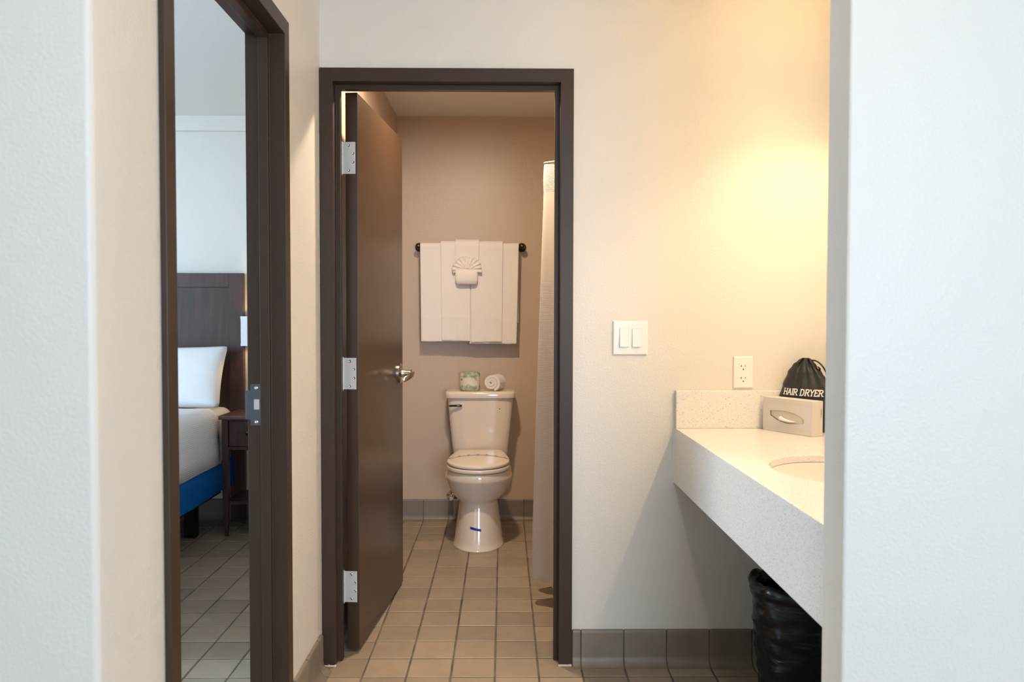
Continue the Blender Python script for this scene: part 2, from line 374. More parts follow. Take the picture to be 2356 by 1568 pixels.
for i, p in enumerate(scuff):
    wd = (0.001, 0.0022, 0.0028, 0.0035, 0.0045)[i]
    v += [(p[0], p[1]-wd, p[2]), (p[0], p[1]+wd, p[2])]
    if i: f.append((2*i-2, 2*i-1, 2*i+1, 2*i))
raw('scuff', v, f, M['scuff'], wall_left)

def make_window(name, axis, d, a0, a1, z0, z1, label):
    root = thing(name, label, 'window', kind='structure')
    P = (lambda p0, p1, q0, q1, e0, e1: (p0, p1, d+e0, d+e1, q0, q1)) if axis == 'y' else (lambda p0, p1, q0, q1, e0, e1: (d+e0, d+e1, p0, p1, q0, q1))
    for nm, p in (('sill', (a0-0.05, a1+0.05, z0-0.03, z0, -0.05, 0.12)), ('window_head', (a0, a1, z1-0.05, z1, -0.03, 0.03)),
                  ('window_rail', (a0, a1, z0, z0+0.05, -0.03, 0.03)), ('window_jamb', (a0, a0+0.05, z0+0.05, z1-0.05, -0.03, 0.03)),
                  ('window_jamb', (a1-0.05, a1, z0+0.05, z1-0.05, -0.03, 0.03)), ('mullion', ((a0+a1)/2-0.025, (a0+a1)/2+0.025, z0+0.05, z1-0.05, -0.03, 0.03))):
        box(nm, *P(*p), M['window_frame'], root)
    mid = (a0+a1)/2
    box('pane', *P(a0+0.05, mid-0.025, z0+0.05, z1-0.05, -0.003, 0.003), M['glass'], root)
    box('pane', *P(mid+0.025, a1-0.05, z0+0.05, z1-0.05, -0.003, 0.003), M['glass'], root)
make_window('window_1', 'y', -3.645, 0.30, 2.20, 0.80, 2.10, 'large living room window behind the viewer')
make_window('window_2', 'x', -4.645, 1.45, 2.50, 0.75, 2.15, 'bedroom window in the far side wall')

# floor: grout bed with quarry tiles
TS, GX, GY = 0.1524, -0.1819, 4.1051
floor = struct(box('floor', -4.69, 2.69, -3.69, 4.99, -0.06, -0.0022, M['grout']), 'tan six inch quarry tile floor with dark grout lines', 'floor')
def tile_vf(cx, cy, s, off=0):
    h = s/2; c = 0.0022; z = 0.0
    v = []
    for (r, zz) in ((h, -0.012), (h, z-0.0014), (h-c, z)):
        v += [(cx-r, cy-r, zz), (cx+r, cy-r, zz), (cx+r, cy+r, zz), (cx-r, cy+r, zz)]
    f = []
    for k in range(2):
        for i in range(4): f.append((off+k*4+i, off+k*4+(i+1) % 4, off+(k+1)*4+(i+1) % 4, off+(k+1)*4+i))
    f.append((off+8, off+9, off+10, off+11))
    return v, f
v, f = tile_vf(0, 0, TS-0.0068)
tme = bpy.data.meshes.new('tile'); tme.from_pydata(v, [], f); tme.materials.append(M['tile'])
def tile_is_part(cx, cy):
    if cy > 2.42 and cy < 4.95 and -0.70 < cx < 0.36: return True
    if 2.42 < cy < 2.86 and 0.30 < cx < 1.2: return True
    if cx < -0.72 and 2.3 < cy < 4.75:      # strip of bedroom floor seen through the doorway
        a, b = -0.30*cy, -0.425*cy
        return b-0.12 < cx < a+0.12
    return False
fv, ff, nt_ = [], [], 0
for i in range(-30, 19):
    for j in range(-6, 52):
        cx, cy = GX+(i+0.5)*TS, GY-(j+0.5)*TS
        if tile_is_part(cx, cy):
            t = bpy.data.objects.new('tile', tme); COL.objects.link(t); t.parent = floor
            t.location = (cx+random.uniform(-.0006, .0006), cy+random.uniform(-.0006, .0006), random.uniform(-.0005, .0004)); t.rotation_euler = (0, 0, random.uniform(-.004, .004)); nt_ += 1
        else:
            a, b = tile_vf(cx, cy, TS-0.0068, len(fv)); fv += a; ff += b
print('tiles as parts', nt_)
o = raw('tile_field', fv, ff, M['tile'], floor, recalc=False); o['kind'] = 'stuff'

# cove base tiles
BASE = [(0.0005, 0.127), (0.005, 0.127), (0.0095, 0.1255), (0.0115, 0.122), (0.012, 0.117), (0.012, 0.034)]
BASE += [(0.012+0.03-0.03*math.cos(t), 0.034-0.033*math.sin(t)) for t in (0.25, 0.55, 0.85, 1.15, 1.4, PI/2)] + [(0.042, -0.004), (0.0005, -0.004)]
def base_run(name, label, kind_axis, wall, sgn, a0, a1, origin):
    """kind_axis 'x': run along X on a wall facing sgn*Y; 'y': run along Y on a wall facing sgn*X"""
    back = [(0.0002, -0.01), (0.0002, 0.1245), (0.0095, 0.1235), (0.0095, 0.03), (0.018, 0.008), (0.036, -0.0008), (0.036, -0.01)]
    def place(poly, p0, p1, nm, m, parent):
        n = len(poly); vv = []
        for p in (p0, p1):
            vv += [((p, wall+sgn*d, z) if kind_axis == 'x' else (wall+sgn*d, p, z)) for d, z in poly]
        fc = [tuple(range(n)), tuple(range(2*n-1, n-1, -1))] + [(i, (i+1) % n, n+(i+1) % n, n+i) for i in range(n)]
        return raw(nm, vv, fc, m, parent, autosmooth=0.6)
    root = struct(place(back, a0, a1, name, M['grout'], None), label, 'baseboard')
    k = math.floor((a0-origin)/TS)
    while origin+k*TS < a1-0.004:
        p0, p1 = max(a0, origin+k*TS)+0.0025, min(a1, origin+(k+1)*TS)-0.0025
        if p1-p0 > 0.008: place(BASE, p0, p1, 'base_tile', M['base_tile'], root)
        k += 1
base_run('baseboard_back', 'brown cove base tiles under the light switch wall', 'x', YW, -1, 0.2445, XV, GX)
base_run('baseboard_left', 'brown cove base tiles between the two door frames', 'y', XL, 1, 2.390, 2.792, GY)
base_run('baseboard_bath_back', 'brown cove base tiles behind the toilet', 'x', YB, -1, XL, 1.0, GX)
base_run('baseboard_bath_left', 'brown cove base tiles behind the open bathroom door', 'y', XL, 1, 2.94, YB-0.012, GY)
base_run('baseboard_vanity', 'brown cove base tiles below the vanity side wall', 'y', XV, -1, 1.495, YW-0.012, GY)
base_run('baseboard_bedroom', 'brown cove base tiles behind the bed', 'x', 4.90, -1, -2.2, XL-0.09, GX)

# ------------------------------------------------------------------ hollow metal door frames
FPROF = [(0.0465, 0.0125), (0.0465, 0.0), (0.0, 0.0), (0.0, 0.046), (-0.016, 0.046), (-0.016, 0.074), (0.0, 0.074), (0.0, 0.115), (0.0465, 0.115), (0.0465, 0.1025), (0.030, 0.1025), (0.030, 0.0125)]
def metal_frame(name, a0, a1, zh, T, label):
    """a0..a1 opening, zh head height, T(a, depth, z) -> world"""
    root = thing(name, label, 'door frame', kind='structure')
    n = len(FPROF)
    def leg(nm, A, B):
        vv = [T(*A(o_, d)) for o_, d in FPROF] + [T(*B(o_, d)) for o_, d in FPROF]
        fc = [(i, (i+1) % n, n+(i+1) % n, n+i) for i in range(n)]      # welded corners: no end caps
        return raw(nm, vv, fc, M['frame'], root, bevel=0.0016, seg=2)
    l = leg('jamb', lambda o_, d: (a0-o_, d, 0.002), lambda o_, d: (a0-o_, d, zh+o_))
    r = leg('jamb', lambda o_, d: (a1+o_, d, 0.002), lambda o_, d: (a1+o_, d, zh+o_))
    leg('frame_head', lambda o_, d: (a0-o_, d, zh+o_), lambda o_, d: (a1+o_, d, zh+o_))
    return root, l, r
bath_frame, bj_l, bj_r = metal_frame('trim_1', -0.594, 0.1965, 2.0535, lambda a, d, z: (a, 2.820+d, z), 'dark brown metal door frame of the bathroom doorway')
bed_frame, nj, fj = metal_frame('trim_2', 1.5604, 2.3400, 2.0485, lambda a, d, z: (-0.629-d, a, z), 'dark brown metal door frame of the bedroom doorway')
# caulk at the feet of the bathroom frame
def caulk(x0, x1, y0, y1):
    vv = []; N = 14
    for k in range(N+1):
        x = x0+(x1-x0)*k/N; j = noise.noise(Vector((x*90, 3.1, 0)))
        vv += [(x, y0-0.004-0.004*abs(j), 0.0005), (x, y0+0.002, 0.006+0.007*abs(j)), (x, y1, 0.001)]
    fc = [(3*k+i, 3*k+i+1, 3*k+i+4, 3*k+i+3) for k in range(N) for i in (0, 1)]
    return raw('caulk_bead', vv, fc, M['caulk'], bath_frame, smooth=True)
caulk(-0.640, -0.592, 2.8195, 2.828); caulk(0.1960, 0.2425, 2.8195, 2.828)
# strike plate on the far jamb of the bedroom doorway
def strike():
    y = 2.3388; x0, x1 = -0.7355, -0.7035; z0, z1 = 0.922, 1.042; hx0, hx1, hz0, hz1 = -0.7257, -0.7096, 0.968, 0.998
    outl = [(x0, z0), (x1, z0), (x1, z1), (x0, z1), (x0, 1.023), (-0.7475, 1.023), (-0.7475, 0.939), (x0, 0.939)]
    vv, fc = [], []
    def q(a0, a1, b0, b1):
        bv, bf = box_vf(a0, a1, y-0.0016, y+0.0012, b0, b1, len(vv)); vv.extend(bv); fc.extend(bf)
    q(hx1, x1, z0, z1); q(x0, hx0, z0, z1); q(hx0, hx1, z0, hz0); q(hx0, hx1, hz1, z1); q(-0.7475, x0, 0.939, 1.023)
    p = raw('strike_plate', vv, fc, M['steel_plate'], fj)
    p['label'] = 'steel strike plate with latch hole'
    box('lip', -0.7495, -0.7462, y-0.001, y+0.012, 0.939, 1.023, M['steel_plate'], fj, bevel=0.001)
    box('latch_pocket', hx0-0.001, hx1+0.001, y-0.0003, y+0.0009, hz0-0.001, hz1+0.001, M['caulk'], fj)
    for z in (1.031, 0.932): lathe('screw', [(0.0048, 0), (0.0048, 0.0012), (0.003, 0.0018), (0.0012, 0.0010)], (-0.7185, y-0.0015, z), (0, -1, 0), M['chrome'], fj, 14)
strike()

# ------------------------------------------------------------------ bathroom door
door = thing('door_1', 'glossy brown bathroom door standing open with three steel hinges', 'door', (-0.57, 2.94, 0), kind='structure')
ANG = math.atan2(0.0645, 0.765); DD = Vector((math.sin(ANG), math.cos(ANG), 0)); DN = Vector((math.cos(ANG), -math.sin(ANG), 0))
D0 = Vector((-0.5305, 2.938, 0))       # right face, hinge edge
def dpt(a, n, z): return D0 + DD*a + DN*n + Vector((0, 0, z))
def dbox(name, a0, a1, n0, n1, z0, z1, m, parent, bevel=0.0):
    vv = [dpt(a, n, z) for z in (z0, z1) for a, n in ((a0, n0), (a1, n0), (a1, n1), (a0, n1))]
    fc = [(0, 3, 2, 1), (4, 5, 6, 7), (0, 1, 5, 4), (1, 2, 6, 5), (2, 3, 7, 6), (3, 0, 4, 7)]
    return raw(name, vv, fc, m, parent, bevel=bevel)
dbox('door_leaf', 0, 0.770, -0.0445, 0, 0.013, 2.047, M['door'], door, 0.0015)
for zc in (1.812, 1.030, 0.245):
    h = dbox('hinge', -0.0022, 0.0, -0.0545, -0.0075, zc-0.0575, zc+0.0575, M['galv'], door, 0.0006)
    base = dpt(-0.004, -0.0585, zc)
    ks = []
    for k in range(5):
        z0 = -0.0575+k*0.023
        ks += [(0.0052, z0), (0.0062, z0+0.0008), (0.0062, z0+0.0222), (0.0052, z0+0.023)]
    lathe('knuckle', [(0.002, -0.063), (0.0048, -0.061), (0.0052, -0.0575)] + ks + [(0.0048, 0.0605), (0.002, 0.063)], base, (0, 0, 1), M['galv'], h, 14)
    for dn, dz in ((-0.030, 0.045), (-0.0145, 0.016), (-0.0145, -0.016), (-0.030, -0.045)):
        lathe('screw', [(0.0046, 0), (0.0046, 0.0006), (0.0034, 0.0012), (0.0012, 0.0004)], dpt(-0.0022, dn, zc+dz), -DD, M['nickel'], h, 12)
def lever():
    a, z = 0.700, 0.982
    r = lathe('lever_handle', [(0.0445, 0), (0.0445, 0.006), (0.041, 0.009), (0.036, 0.0105), (0.018, 0.011), (0.0165, 0.013), (0.0155, 0.030), (0.0145, 0.052), (0.0145, 0.064)], dpt(a, 0, z), DN, M['nickel'], door, 36)
    r['label'] = 'satin nickel lever handle'
    # grip: curls back towards the hinge side, dropping slightly
    rs = []
    path = [(0.008, 0.058, 0.004), (-0.012, 0.062, 0.003), (-0.035, 0.064, -0.001), (-0.060, 0.062, -0.006), (-0.085, 0.056, -0.012), (-0.103, 0.047, -0.018), (-0.108, 0.040, -0.020)]
    hs = [0.0145, 0.0150, 0.0145, 0.0135, 0.0125, 0.0115, 0.008]
    ts = [0.010, 0.0105, 0.0095, 0.0085, 0.0075, 0.0065, 0.005]
    for (da, n, dz), hh, tt in zip(path, hs, ts):
        rs.append([dpt(a+da, n+tt*math.copysign(abs(math.cos(t))**0.7, math.cos(t)), z+dz+hh*math.copysign(abs(math.sin(t))**0.7, math.sin(t))) for t in [2*PI*k/16 for k in range(16)]])
    rings('grip', rs, M['nickel'], r)
    l2 = lathe('lever_handle', [(0.0445, 0), (0.0445, 0.006), (0.036, 0.0105), (0.0155, 0.013), (0.0145, 0.05)], dpt(a, -0.0445, z), -DN, M['nickel'], door, 30)
    dbox('latch_plate', 0.7695, 0.7708, -0.035, -0.0095, z-0.03, z+0.03, M['nickel'], door)
lever()

# ------------------------------------------------------------------ vanity
CT = 0.8475
vanity = thing('vanity_counter', 'white speckled quartz vanity counter with backsplash and deep front edge', 'counter', (0.88, 2.16, 0.65))
def slab_with_hole(name, x0, x1, y0, y1, z0, z1, c, a, b, m, parent):
    angs = sorted([2*PI*k/72 for k in range(72)] + [math.atan2(y-c[1], x-c[0]) % (2*PI) for x in (x0, x1) for y in (y0, y1)])
    inn, out = [], []
    for t in angs:
        dx, dy = math.cos(t), math.sin(t)
        e = 1/math.sqrt((dx/a)**2+(dy/b)**2); inn.append((c[0]+dx*e, c[1]+dy*e))
        s = min([(x1-c[0])/dx if dx > 1e-9 else 1e9, (x0-c[0])/dx if dx < -1e-9 else 1e9, (y1-c[1])/dy if dy > 1e-9 else 1e9, (y0-c[1])/dy if dy < -1e-9 else 1e9])
        out.append((c[0]+dx*s, c[1]+dy*s))
    n = len(angs); v = [(x, y, z) for z in (z1, z0) for L in (inn, out) for x, y in L]; f = []
    b4 = len(v); v += [(x, y, 0.652 if x < x0+1e-6 else z0) for x, y in out]      # front face runs down to the lower edge
    for i in range(n):
        j = (i+1) % n
        f += [(i, n+i, n+j, j), (2*n+i, 2*n+j, 3*n+j, 3*n+i), (i, j, 2*n+j, 2*n+i)]
        if out[i][0] < x0+1e-6 and out[j][0] < x0+1e-6: f.append((n+i, b4+i, b4+j, n+j))
        else: f.append((n+i, 3*n+i, 3*n+j, n+j))
    return raw(name, v, f, m, parent, bevel=0.0015, seg=2)
BC, BA, BB = (0.885, 2.050), 0.190, 0.215
slab_with_hole('countertop', 0.604, XV-0.001, 1.497, YW-0.001, CT-0.020, CT, BC, BA, BB, M['quartz'], vanity)
box('front_edge', 0.6045, 0.626, 1.497, YW-0.001, 0.6525, CT-0.0201, M['quartz'], vanity)
box('backsplash', 0.606, XV-0.001, YW-0.021, YW-0.001, CT, 0.980, M['quartz'], vanity, bevel=0.0018)
box('side_splash', XV-0.020, XV-0.001, 1.497, YW-0.022, CT, 0.980, M['quartz'], vanity, bevel=0.0018)
box('caulk_bead', 0.6015, 0.6045, YW-0.0045, YW-0.0005, 0.652, CT, M['white_plastic'], vanity)
for y in (1.75, 2.45):
    prism('bracket', [(0.66, CT-0.021), (1.164, CT-0.021), (1.164, 0.50), (1.13, 0.50), (1.10, CT-0.10), (0.66, CT-0.05)], 'y', y, y+0.006, M['black_metal'], vanity)
def basin():
    s = thing('sink_basin', 'oval white undermount sink set into the quartz counter', 'sink', (BC[0], BC[1], CT-0.17))
    rs = []
    for k, (sc, dz) in enumerate([(1.06, -0.0205), (1.0, -0.0208), (0.985, -0.035), (0.95, -0.07), (0.86, -0.11), (0.68, -0.14), (0.40, -0.153), (0.13, -0.157)]):
        rs.append([(BC[0]+BA*sc*math.cos(2*PI*i/64), BC[1]+BB*sc*math.sin(2*PI*i/64), CT+dz) for i in range(64)])
    for sc, dz in [(0.14, -0.165), (0.42, -0.162), (0.72, -0.149), (0.92, -0.115), (1.0, -0.07), (1.05, -0.03), (1.06, -0.0215)]:
        rs.append([(BC[0]+BA*sc*math.cos(2*PI*i/64), BC[1]+BB*sc*math.sin(2*PI*i/64), CT+dz) for i in range(64)])
    rings('bowl', rs, M['china_white'], s, cap=False)
    lathe('drain', [(0.031, 0), (0.031, 0.004), (0.024, 0.005), (0.012, 0.002), (0.001, 0.002)], (BC[0], BC[1], CT-0.160), (0, 0, 1), M['chrome'], s, 24)
M['china_white'] = mat('white_china', (0.84, 0.79, 0.70), 0.12, spec=0.6)
basin()
fct = thing('faucet', 'chrome faucet at the back of the oval sink', 'faucet', (1.10, 2.05, CT))
lathe('base', [(0.026, 0), (0.026, 0.012), (0.02, 0.018)], (1.10, 2.05, CT), (0, 0, 1), M['chrome'], fct, 24)
tube('spout', [(1.10, 2.05, CT+0.015), (1.10, 2.05, CT+0.10), (1.07, 2.05, CT+0.135), (1.00, 2.05, CT+0.125), (0.975, 2.05, CT+0.10)], 0.011, M['chrome'], fct, 14, 6)
tube('handle', [(1.10, 2.05, CT+0.13), (1.11, 2.05, CT+0.15), (1.09, 2.02, CT+0.165)], [0.008, 0.006, 0.005], M['chrome'], fct, 10)

mirror = thing('mirror', 'frameless mirror above the vanity on the side wall', 'mirror', (XV, 2.1, 1.0))
box('mirror_glass', XV-0.006, XV-0.001, 1.56, 2.765, 1.0, 1.88, M['mirror'], mirror)
for y in (1.75, 2.45): box('clip', XV-0.010, XV-0.0005, y-0.01, y+0.01, 0.99, 1.006, M['chrome'], mirror)

vl = thing('vanity_light', 'three lamp vanity light bar with frosted shades above the mirror', 'wall lamp', (XV, 2.3, 2.05))
box('backplate', XV-0.024, XV-0.001, 1.70, 2.50, 2.03, 2.12, M['nickel'], vl, bevel=0.003)
for y in (2.42, 2.10, 1.78):
    tube('arm', [(XV-0.022, y, 2.085), (XV-0.07, y, 2.115), (XV-0.108, y, 2.108)], 0.007, M['nickel'], vl, 10, 4)
    lathe('socket', [(0.02, 0), (0.022, 0.02), (0.014, 0.03)], (XV-0.108, y, 2.086), (0, 0, 1), M['nickel'], vl, 18)
    rs = [[(XV-0.108+r*math.cos(2*PI*i/28), y+r*math.sin(2*PI*i/28), z) for i in range(28)] for r, z in ((0.040, 2.074), (0.048, 2.060), (0.052, 2.000), (0.0485, 2.000), (0.045, 2.058), (0.0375, 2.071), (0.040, 2.074))]
    rings('shade', rs, M['vanity_glass'], vl, cap=False)
    l = bpy.data.lights.new('vanity_bulb', 'POINT'); l.energy = VANITY_POINT; l.color = WARM; l.shadow_soft_size = 0.012
    lo = bpy.data.objects.new('vanity_bulb', l); COL.objects.link(lo); lo.location = (XV-0.108, y, 2.028); attach(lo, vl)

def ceiling_lamp(name, label, x, y, power, col, m, rad):
    t = thing(name, label, 'ceiling lamp', (x, y, CEIL))
    lathe('canopy', [(rad+0.02, 0), (rad+0.02, -0.018), (rad+0.005, -0.024)], (x, y, CEIL-0.0005), (0, 0, 1), M['nickel'], t, 40)
    lathe('diffuser', [(rad, -0.022), (rad*0.96, -0.034), (rad*0.78, -0.050), (rad*0.45, -0.060), (0.002, -0.063)], (x, y, CEIL), (0, 0, 1), m, t, 40)
    l = bpy.data.lights.new(name+'_bulb', 'AREA'); l.shape = 'DISK'; l.size = rad*1.1; l.energy = power; l.color = col
    lo = bpy.data.objects.new(name+'_bulb', l); COL.objects.link(lo); lo.location = (x, y, CEIL-0.066); attach(lo, t)
ceiling_lamp('bathroom_ceiling_lamp', 'round dome ceiling lamp in the bathroom', -0.21, 3.36, BATH_POWER, WARM_BATH, M['bulb_bath'], 0.11)
ceiling_lamp('hall_ceiling_lamp', 'round dome ceiling lamp over the end of the hall', 0.18, 0.55, HALL_POWER, WARM_HALL, M['bulb_hall'], 0.11)

# light switch and outlet
def face_plate(name, label, cat, x0, x1, z0, z1):
    t = thing(name, label, cat, ((x0+x1)/2, YW, (z0+z1)/2)); y = YW; e = 0.004
    prof = [(0, 0.0005), (0, 0.003), (e*0.4, 0.0052), (e, 0.0062)]
    rs = [[(x0+i, y-d, z0+i), (x1-i, y-d, z0+i), (x1-i, y-d, z1-i), (x0+i, y-d, z1-i)] for i, d in prof]
    return t, rs
M['bezel'] = mat('switch_bezel', (0.70, 0.66, 0.61), 0.4)
t, rs = face_plate('light_switch', 'white double rocker light switch on the beige wall', 'light switch', 0.3845, 0.5065, 1.1045, 1.2245)
rings('plate', rs, M['white_plastic'], t, smooth=False)
for cx in (0.4235, 0.4675):
    box('bezel', cx-0.0168, cx+0.0168, YW-0.0068, YW-0.006, 1.1645-0.0335, 1.1645+0.0335, M['bezel'], t)
    hx, hz = 0.0150, 0.0312; yb = YW-0.0066
    vv = [(cx-hx, yb, 1.1645-hz), (cx+hx, yb, 1.1645-hz), (cx+hx, yb, 1.1645+hz), (cx-hx, yb, 1.1645+hz),
          (cx-hx, yb-0.0062, 1.1645-hz), (cx+hx, yb-0.0062, 1.1645-hz), (cx+hx, yb-0.0008, 1.1645+hz), (cx-hx, yb-0.0008, 1.1645+hz)]
    raw('rocker', vv, [(0, 3, 2, 1), (4, 5, 6, 7), (0, 1, 5, 4), (1, 2, 6, 5), (2, 3, 7, 6), (3, 0, 4, 7)], M['white_plastic'], t, bevel=0.0007)
    for z in (1.2135, 1.1155): lathe('screw', [(0.0026, 0), (0.0026, 0.0006), (0.0015, 0.001)], (cx, YW-0.0061, z), (0, -1, 0), M['white_plastic'], t, 12)
t, rs = face_plate('power_outlet', 'white double power outlet above the backsplash', 'power outlet', 0.811, 0.880, 0.9875, 1.0995)
rings('plate', rs, M['white_plastic'], t, smooth=False)
box('receptacle', 0.8455-0.0165, 0.8455+0.0165, YW-0.0072, YW-0.006, 1.0435-0.0335, 1.0435+0.0335, M['white_plastic'], t, bevel=0.0005)
for dz in (0.0195, -0.0225):
    z = 1.0435+dz+0.003
    box('slot', 0.8455-0.0075, 0.8455-0.0058, YW-0.0075, YW-0.0069, z-0.0038, z+0.0038, M['slot'], t)
    box('slot', 0.8455-0.0112, 0.8455-0.0074, YW-0.0075, YW-0.0069, z-0.0008, z+0.0008, M['slot'], t)
    box('slot', 0.8455+0.0058, 0.8455+0.0074, YW-0.0075, YW-0.0069, z-0.0034, z+0.0034, M['slot'], t)
    lathe('slot', [(0.0024, 0), (0.0024, 0.0006)], (0.8455, YW-0.0069, z-0.0115), (0, -1, 0), M['slot'], t, 14)
for z in (1.0925, 0.9945): lathe('screw', [(0.0026, 0), (0.0026, 0.0006), (0.0015, 0.001)], (0.8455, YW-0.0061, z), (0, -1, 0), M['white_plastic'], t, 12)

# ------------------------------------------------------------------ stroke lettering
GLY = {
 'H': (0.78, [[(.1, 0), (.1, 1)], [(.64, 0), (.64, 1)], [(.1, .5), (.64, .5)]], [(-.02, .22, 0), (-.02, .22, 1), (.52, .76, 0), (.52, .76, 1)]),
 'A': (0.80, [[(.06, 0), (.38, 1), (.70, 0)], [(.18, .36), (.58, .36)]], [(-.05, .18, 0), (.58, .82, 0)]),
 'I': (0.36, [[(.16, 0), (.16, 1)]], [(.03, .29, 0), (.03, .29, 1)]),
 'R': (0.78, [[(.1, 0), (.1, 1), (.42, 1), (.57, .9), (.6, .75), (.55, .6), (.42, .51), (.1, .5)], [(.36, .5), (.66, 0)]], [(-.02, .22, 0), (-.02, .1, 1), (.6, .8, 0)]),
 'D': (0.86, [[(.1, 0), (.1, 1), (.38, 1), (.58, .88), (.68, .5), (.58, .12), (.38, 0), (.1, 0)]], [(-.02, .1, 0), (-.02, .1, 1)]),
 'Y': (0.78, [[(.05, 1), (.36, .48), (.36, 0)], [(.67, 1), (.36, .48)]], [(-.06, .17, 1), (.55, .78, 1), (.24, .48, 0)]),
 'E': (0.72, [[(.58, .82), (.58, 1), (.1, 1), (.1, 0), (.6, 0), (.6, .18)], [(.1, .52), (.45, .52)]], [(-.02, .1, 0), (-.02, .1, 1)]),
 'K': (0.70, [[(.1, 0), (.1, 1)], [(.6, 1), (.1, .45)], [(.25, .6), (.62, 0)]], []),
 'L': (0.60, [[(.1, 1), (.1, 0), (.52, 0)]], []),
 'N': (0.78, [[(.1, 0), (.1, 1), (.62, 0), (.62, 1)]], []),
 'X': (0.72, [[(.08, 0), (.6, 1)], [(.08, 1), (.6, 0)]], []),
 '2': (0.66, [[(.08, .75), (.15, .93), (.3, 1), (.46, .93), (.5, .75), (.08, 0), (.54, 0)]], []),
 '4': (0.68, [[(.45, 0), (.45, 1), (.05, .3), (.6, .3)]], []),
 'O': (0.80, [[(.38+.3*math.cos(2*PI*k/16), .5+.5*math.sin(2*PI*k/16)) for k in range(17)]], []),
 ' ': (0.45, [], []),
}
def lettering(name, text, fn, height, width, stroke, m, parent, serif=True, slant=0.0):
    """fn(u metres, v metres) -> (point, normal); text scaled to width"""
    tot = sum(GLY[c][0] for c in text); sx = width/tot; v, f = [], []
    def seg(a, b, wd):
        a, b = Vector(a), Vector(b); d = (b-a)
        if d.length < 1e-9: return
        d.normalize(); n = Vector((-d.y, d.x)); a = a-d*wd*0.35; b = b+d*wd*0.35
        K = max(1, int((b-a).length/0.006)); base = len(v)
        for k in range(K+1):
            p = a+(b-a)*k/K
            for s in (-1, 1):
                q = p+n*s*wd/2; P, N = fn(q.x, q.y); v.append(Vector(P)+Vector(N)*0.0006)
        for k in range(K): f.append((base+2*k, base+2*k+1, base+2*k+3, base+2*k+2))
    x = 0.0
    for c in text:
        wd, lines, ser = GLY[c]
        g = lambda p: ((x+p[0])*sx+slant*p[1]*height, p[1]*height)
        for L in lines:
            for a, b in zip(L, L[1:]): seg(g(a), g(b), stroke)
        if serif:
            for s0, s1, yy in ser: seg(g((s0, yy)), g((s1, yy)), stroke*0.7)
        x += wd
    return raw(name, v, f, m, parent, recalc=False)

# tissue box, standing on its long side
def tissue_box():
    a = Vector((0.9035, 2.784, 0)); b = Vector((1.0065, 2.606, 0)); d = (b-a).normalized(); L = (b-a).length; n = Vector((d.y, -d.x, 0))   # n points to the viewer
    if n.y > 0: n = -n
    H, T_ = 0.1145, 0.052; z0 = CT+0.0006
    def P(u, t, z): return a+d*u-n*t+Vector((0, 0, z0+z))
    t = thing('tissue_box', 'pale tissue box standing on its side on the counter', 'tissue box', P(L/2, T_/2, 0))
    # front with a lens shaped opening
    cx, cz = L*0.50, H*0.46
    hole = [(-0.071, 0.017), (-0.03, 0.021), (0.0, 0.0205), (0.035, 0.016), (0.069, 0.002), (0.070, -0.013), (0.04, -0.0195), (0.0, -0.0215), (-0.035, -0.015), (-0.071, 0.001)]
    N = len(hole); outer = []
    for hx, hz in hole:
        s = min((L/2)/abs(hx) if abs(hx) > 1e-6 else 1e9, ((H-cz) if hz > 0 else cz)/abs(hz) if abs(hz) > 1e-6 else 1e9)
        outer.append((max(0, min(L, cx+hx*s)), max(0, min(H, cz+hz*s))))
    corners = [(0, H), (L, H), (L, 0), (0, 0)]
    bm = bmesh.new()
    vi = [bm.verts.new(P(cx+hx, 0, cz+hz)) for hx, hz in hole]; vo = [bm.verts.new(P(x, 0, z)) for x, z in corners]
    es = [bm.edges.new((vi[i], vi[(i+1) % N])) for i in range(N)] + [bm.edges.new((vo[i], vo[(i+1) % 4])) for i in range(4)]
    bmesh.ops.triangle_fill(bm, use_beauty=True, edges=es)
    vb = [bm.verts.new(P(x, T_, z)) for x, z in corners]
    for i in range(4): bm.faces.new((vo[i], vo[(i+1) % 4], vb[(i+1) % 4], vb[i]))
    bm.faces.new(vb)
    bmesh.ops.recalc_face_normals(bm, faces=bm.faces)
    me = bpy.data.meshes.new('carton'); bm.to_mesh(me); bm.free(); add_mesh('carton', me, M['card'], t)
    # sunken paper stack behind the opening
    vv = [P(cx+hx*1.02, 0.004, cz+hz*1.02) for hx, hz in hole]
    raw('paper_stack', vv, [tuple(range(N))], M['carton_dark2'], t)
    # tissue tip poking out
    prof = [(-0.030, -0.014, 0.001), (-0.026, -0.004, 0.010), (-0.012, -0.009, 0.007), (0.012, -0.012, 0.005), (0.034, -0.012, 0.003)]
    vv, fc = [], []
    for k, (u, z, o_) in enumerate(prof):
        hh = (0.002, 0.0075, 0.0045, 0.0030, 0.001)[k]
        vv += [P(cx+u, -o_*0.6, cz+z-hh), P(cx+u, -o_*1.3, cz+z), P(cx+u, 0.002, cz+z+hh)]
        if k: fc += [(3*k-3, 3*k, 3*k+1, 3*k-2), (3*k-2, 3*k+1, 3*k+2, 3*k-1)]
    o_ = raw('tissue', vv, fc, M['tissue'], t, smooth=True)
    so = o_.modifiers.new('solid', 'SOLIDIFY'); so.thickness = 0.0006; so.offset = 0
    for z in (0.012, 0.018, H-0.018, H-0.012):       # embossed lines on the face
        vv = [P(0.0005, -0.0002, z), P(L-0.0005, -0.0002, z), P(L-0.0005, -0.0002, z+0.0007), P(0.0005, -0.0002, z+0.0007)]
        raw('print_line', vv, [(0, 1, 2, 3)], M['line_ink'], t)
    lettering('print', 'KLEENEX', lambda u, v_: (P(L, 0.0455-v_, 0.060+u), d), 0.0036, 0.030, 0.0008, M['ink'], t, serif=False)
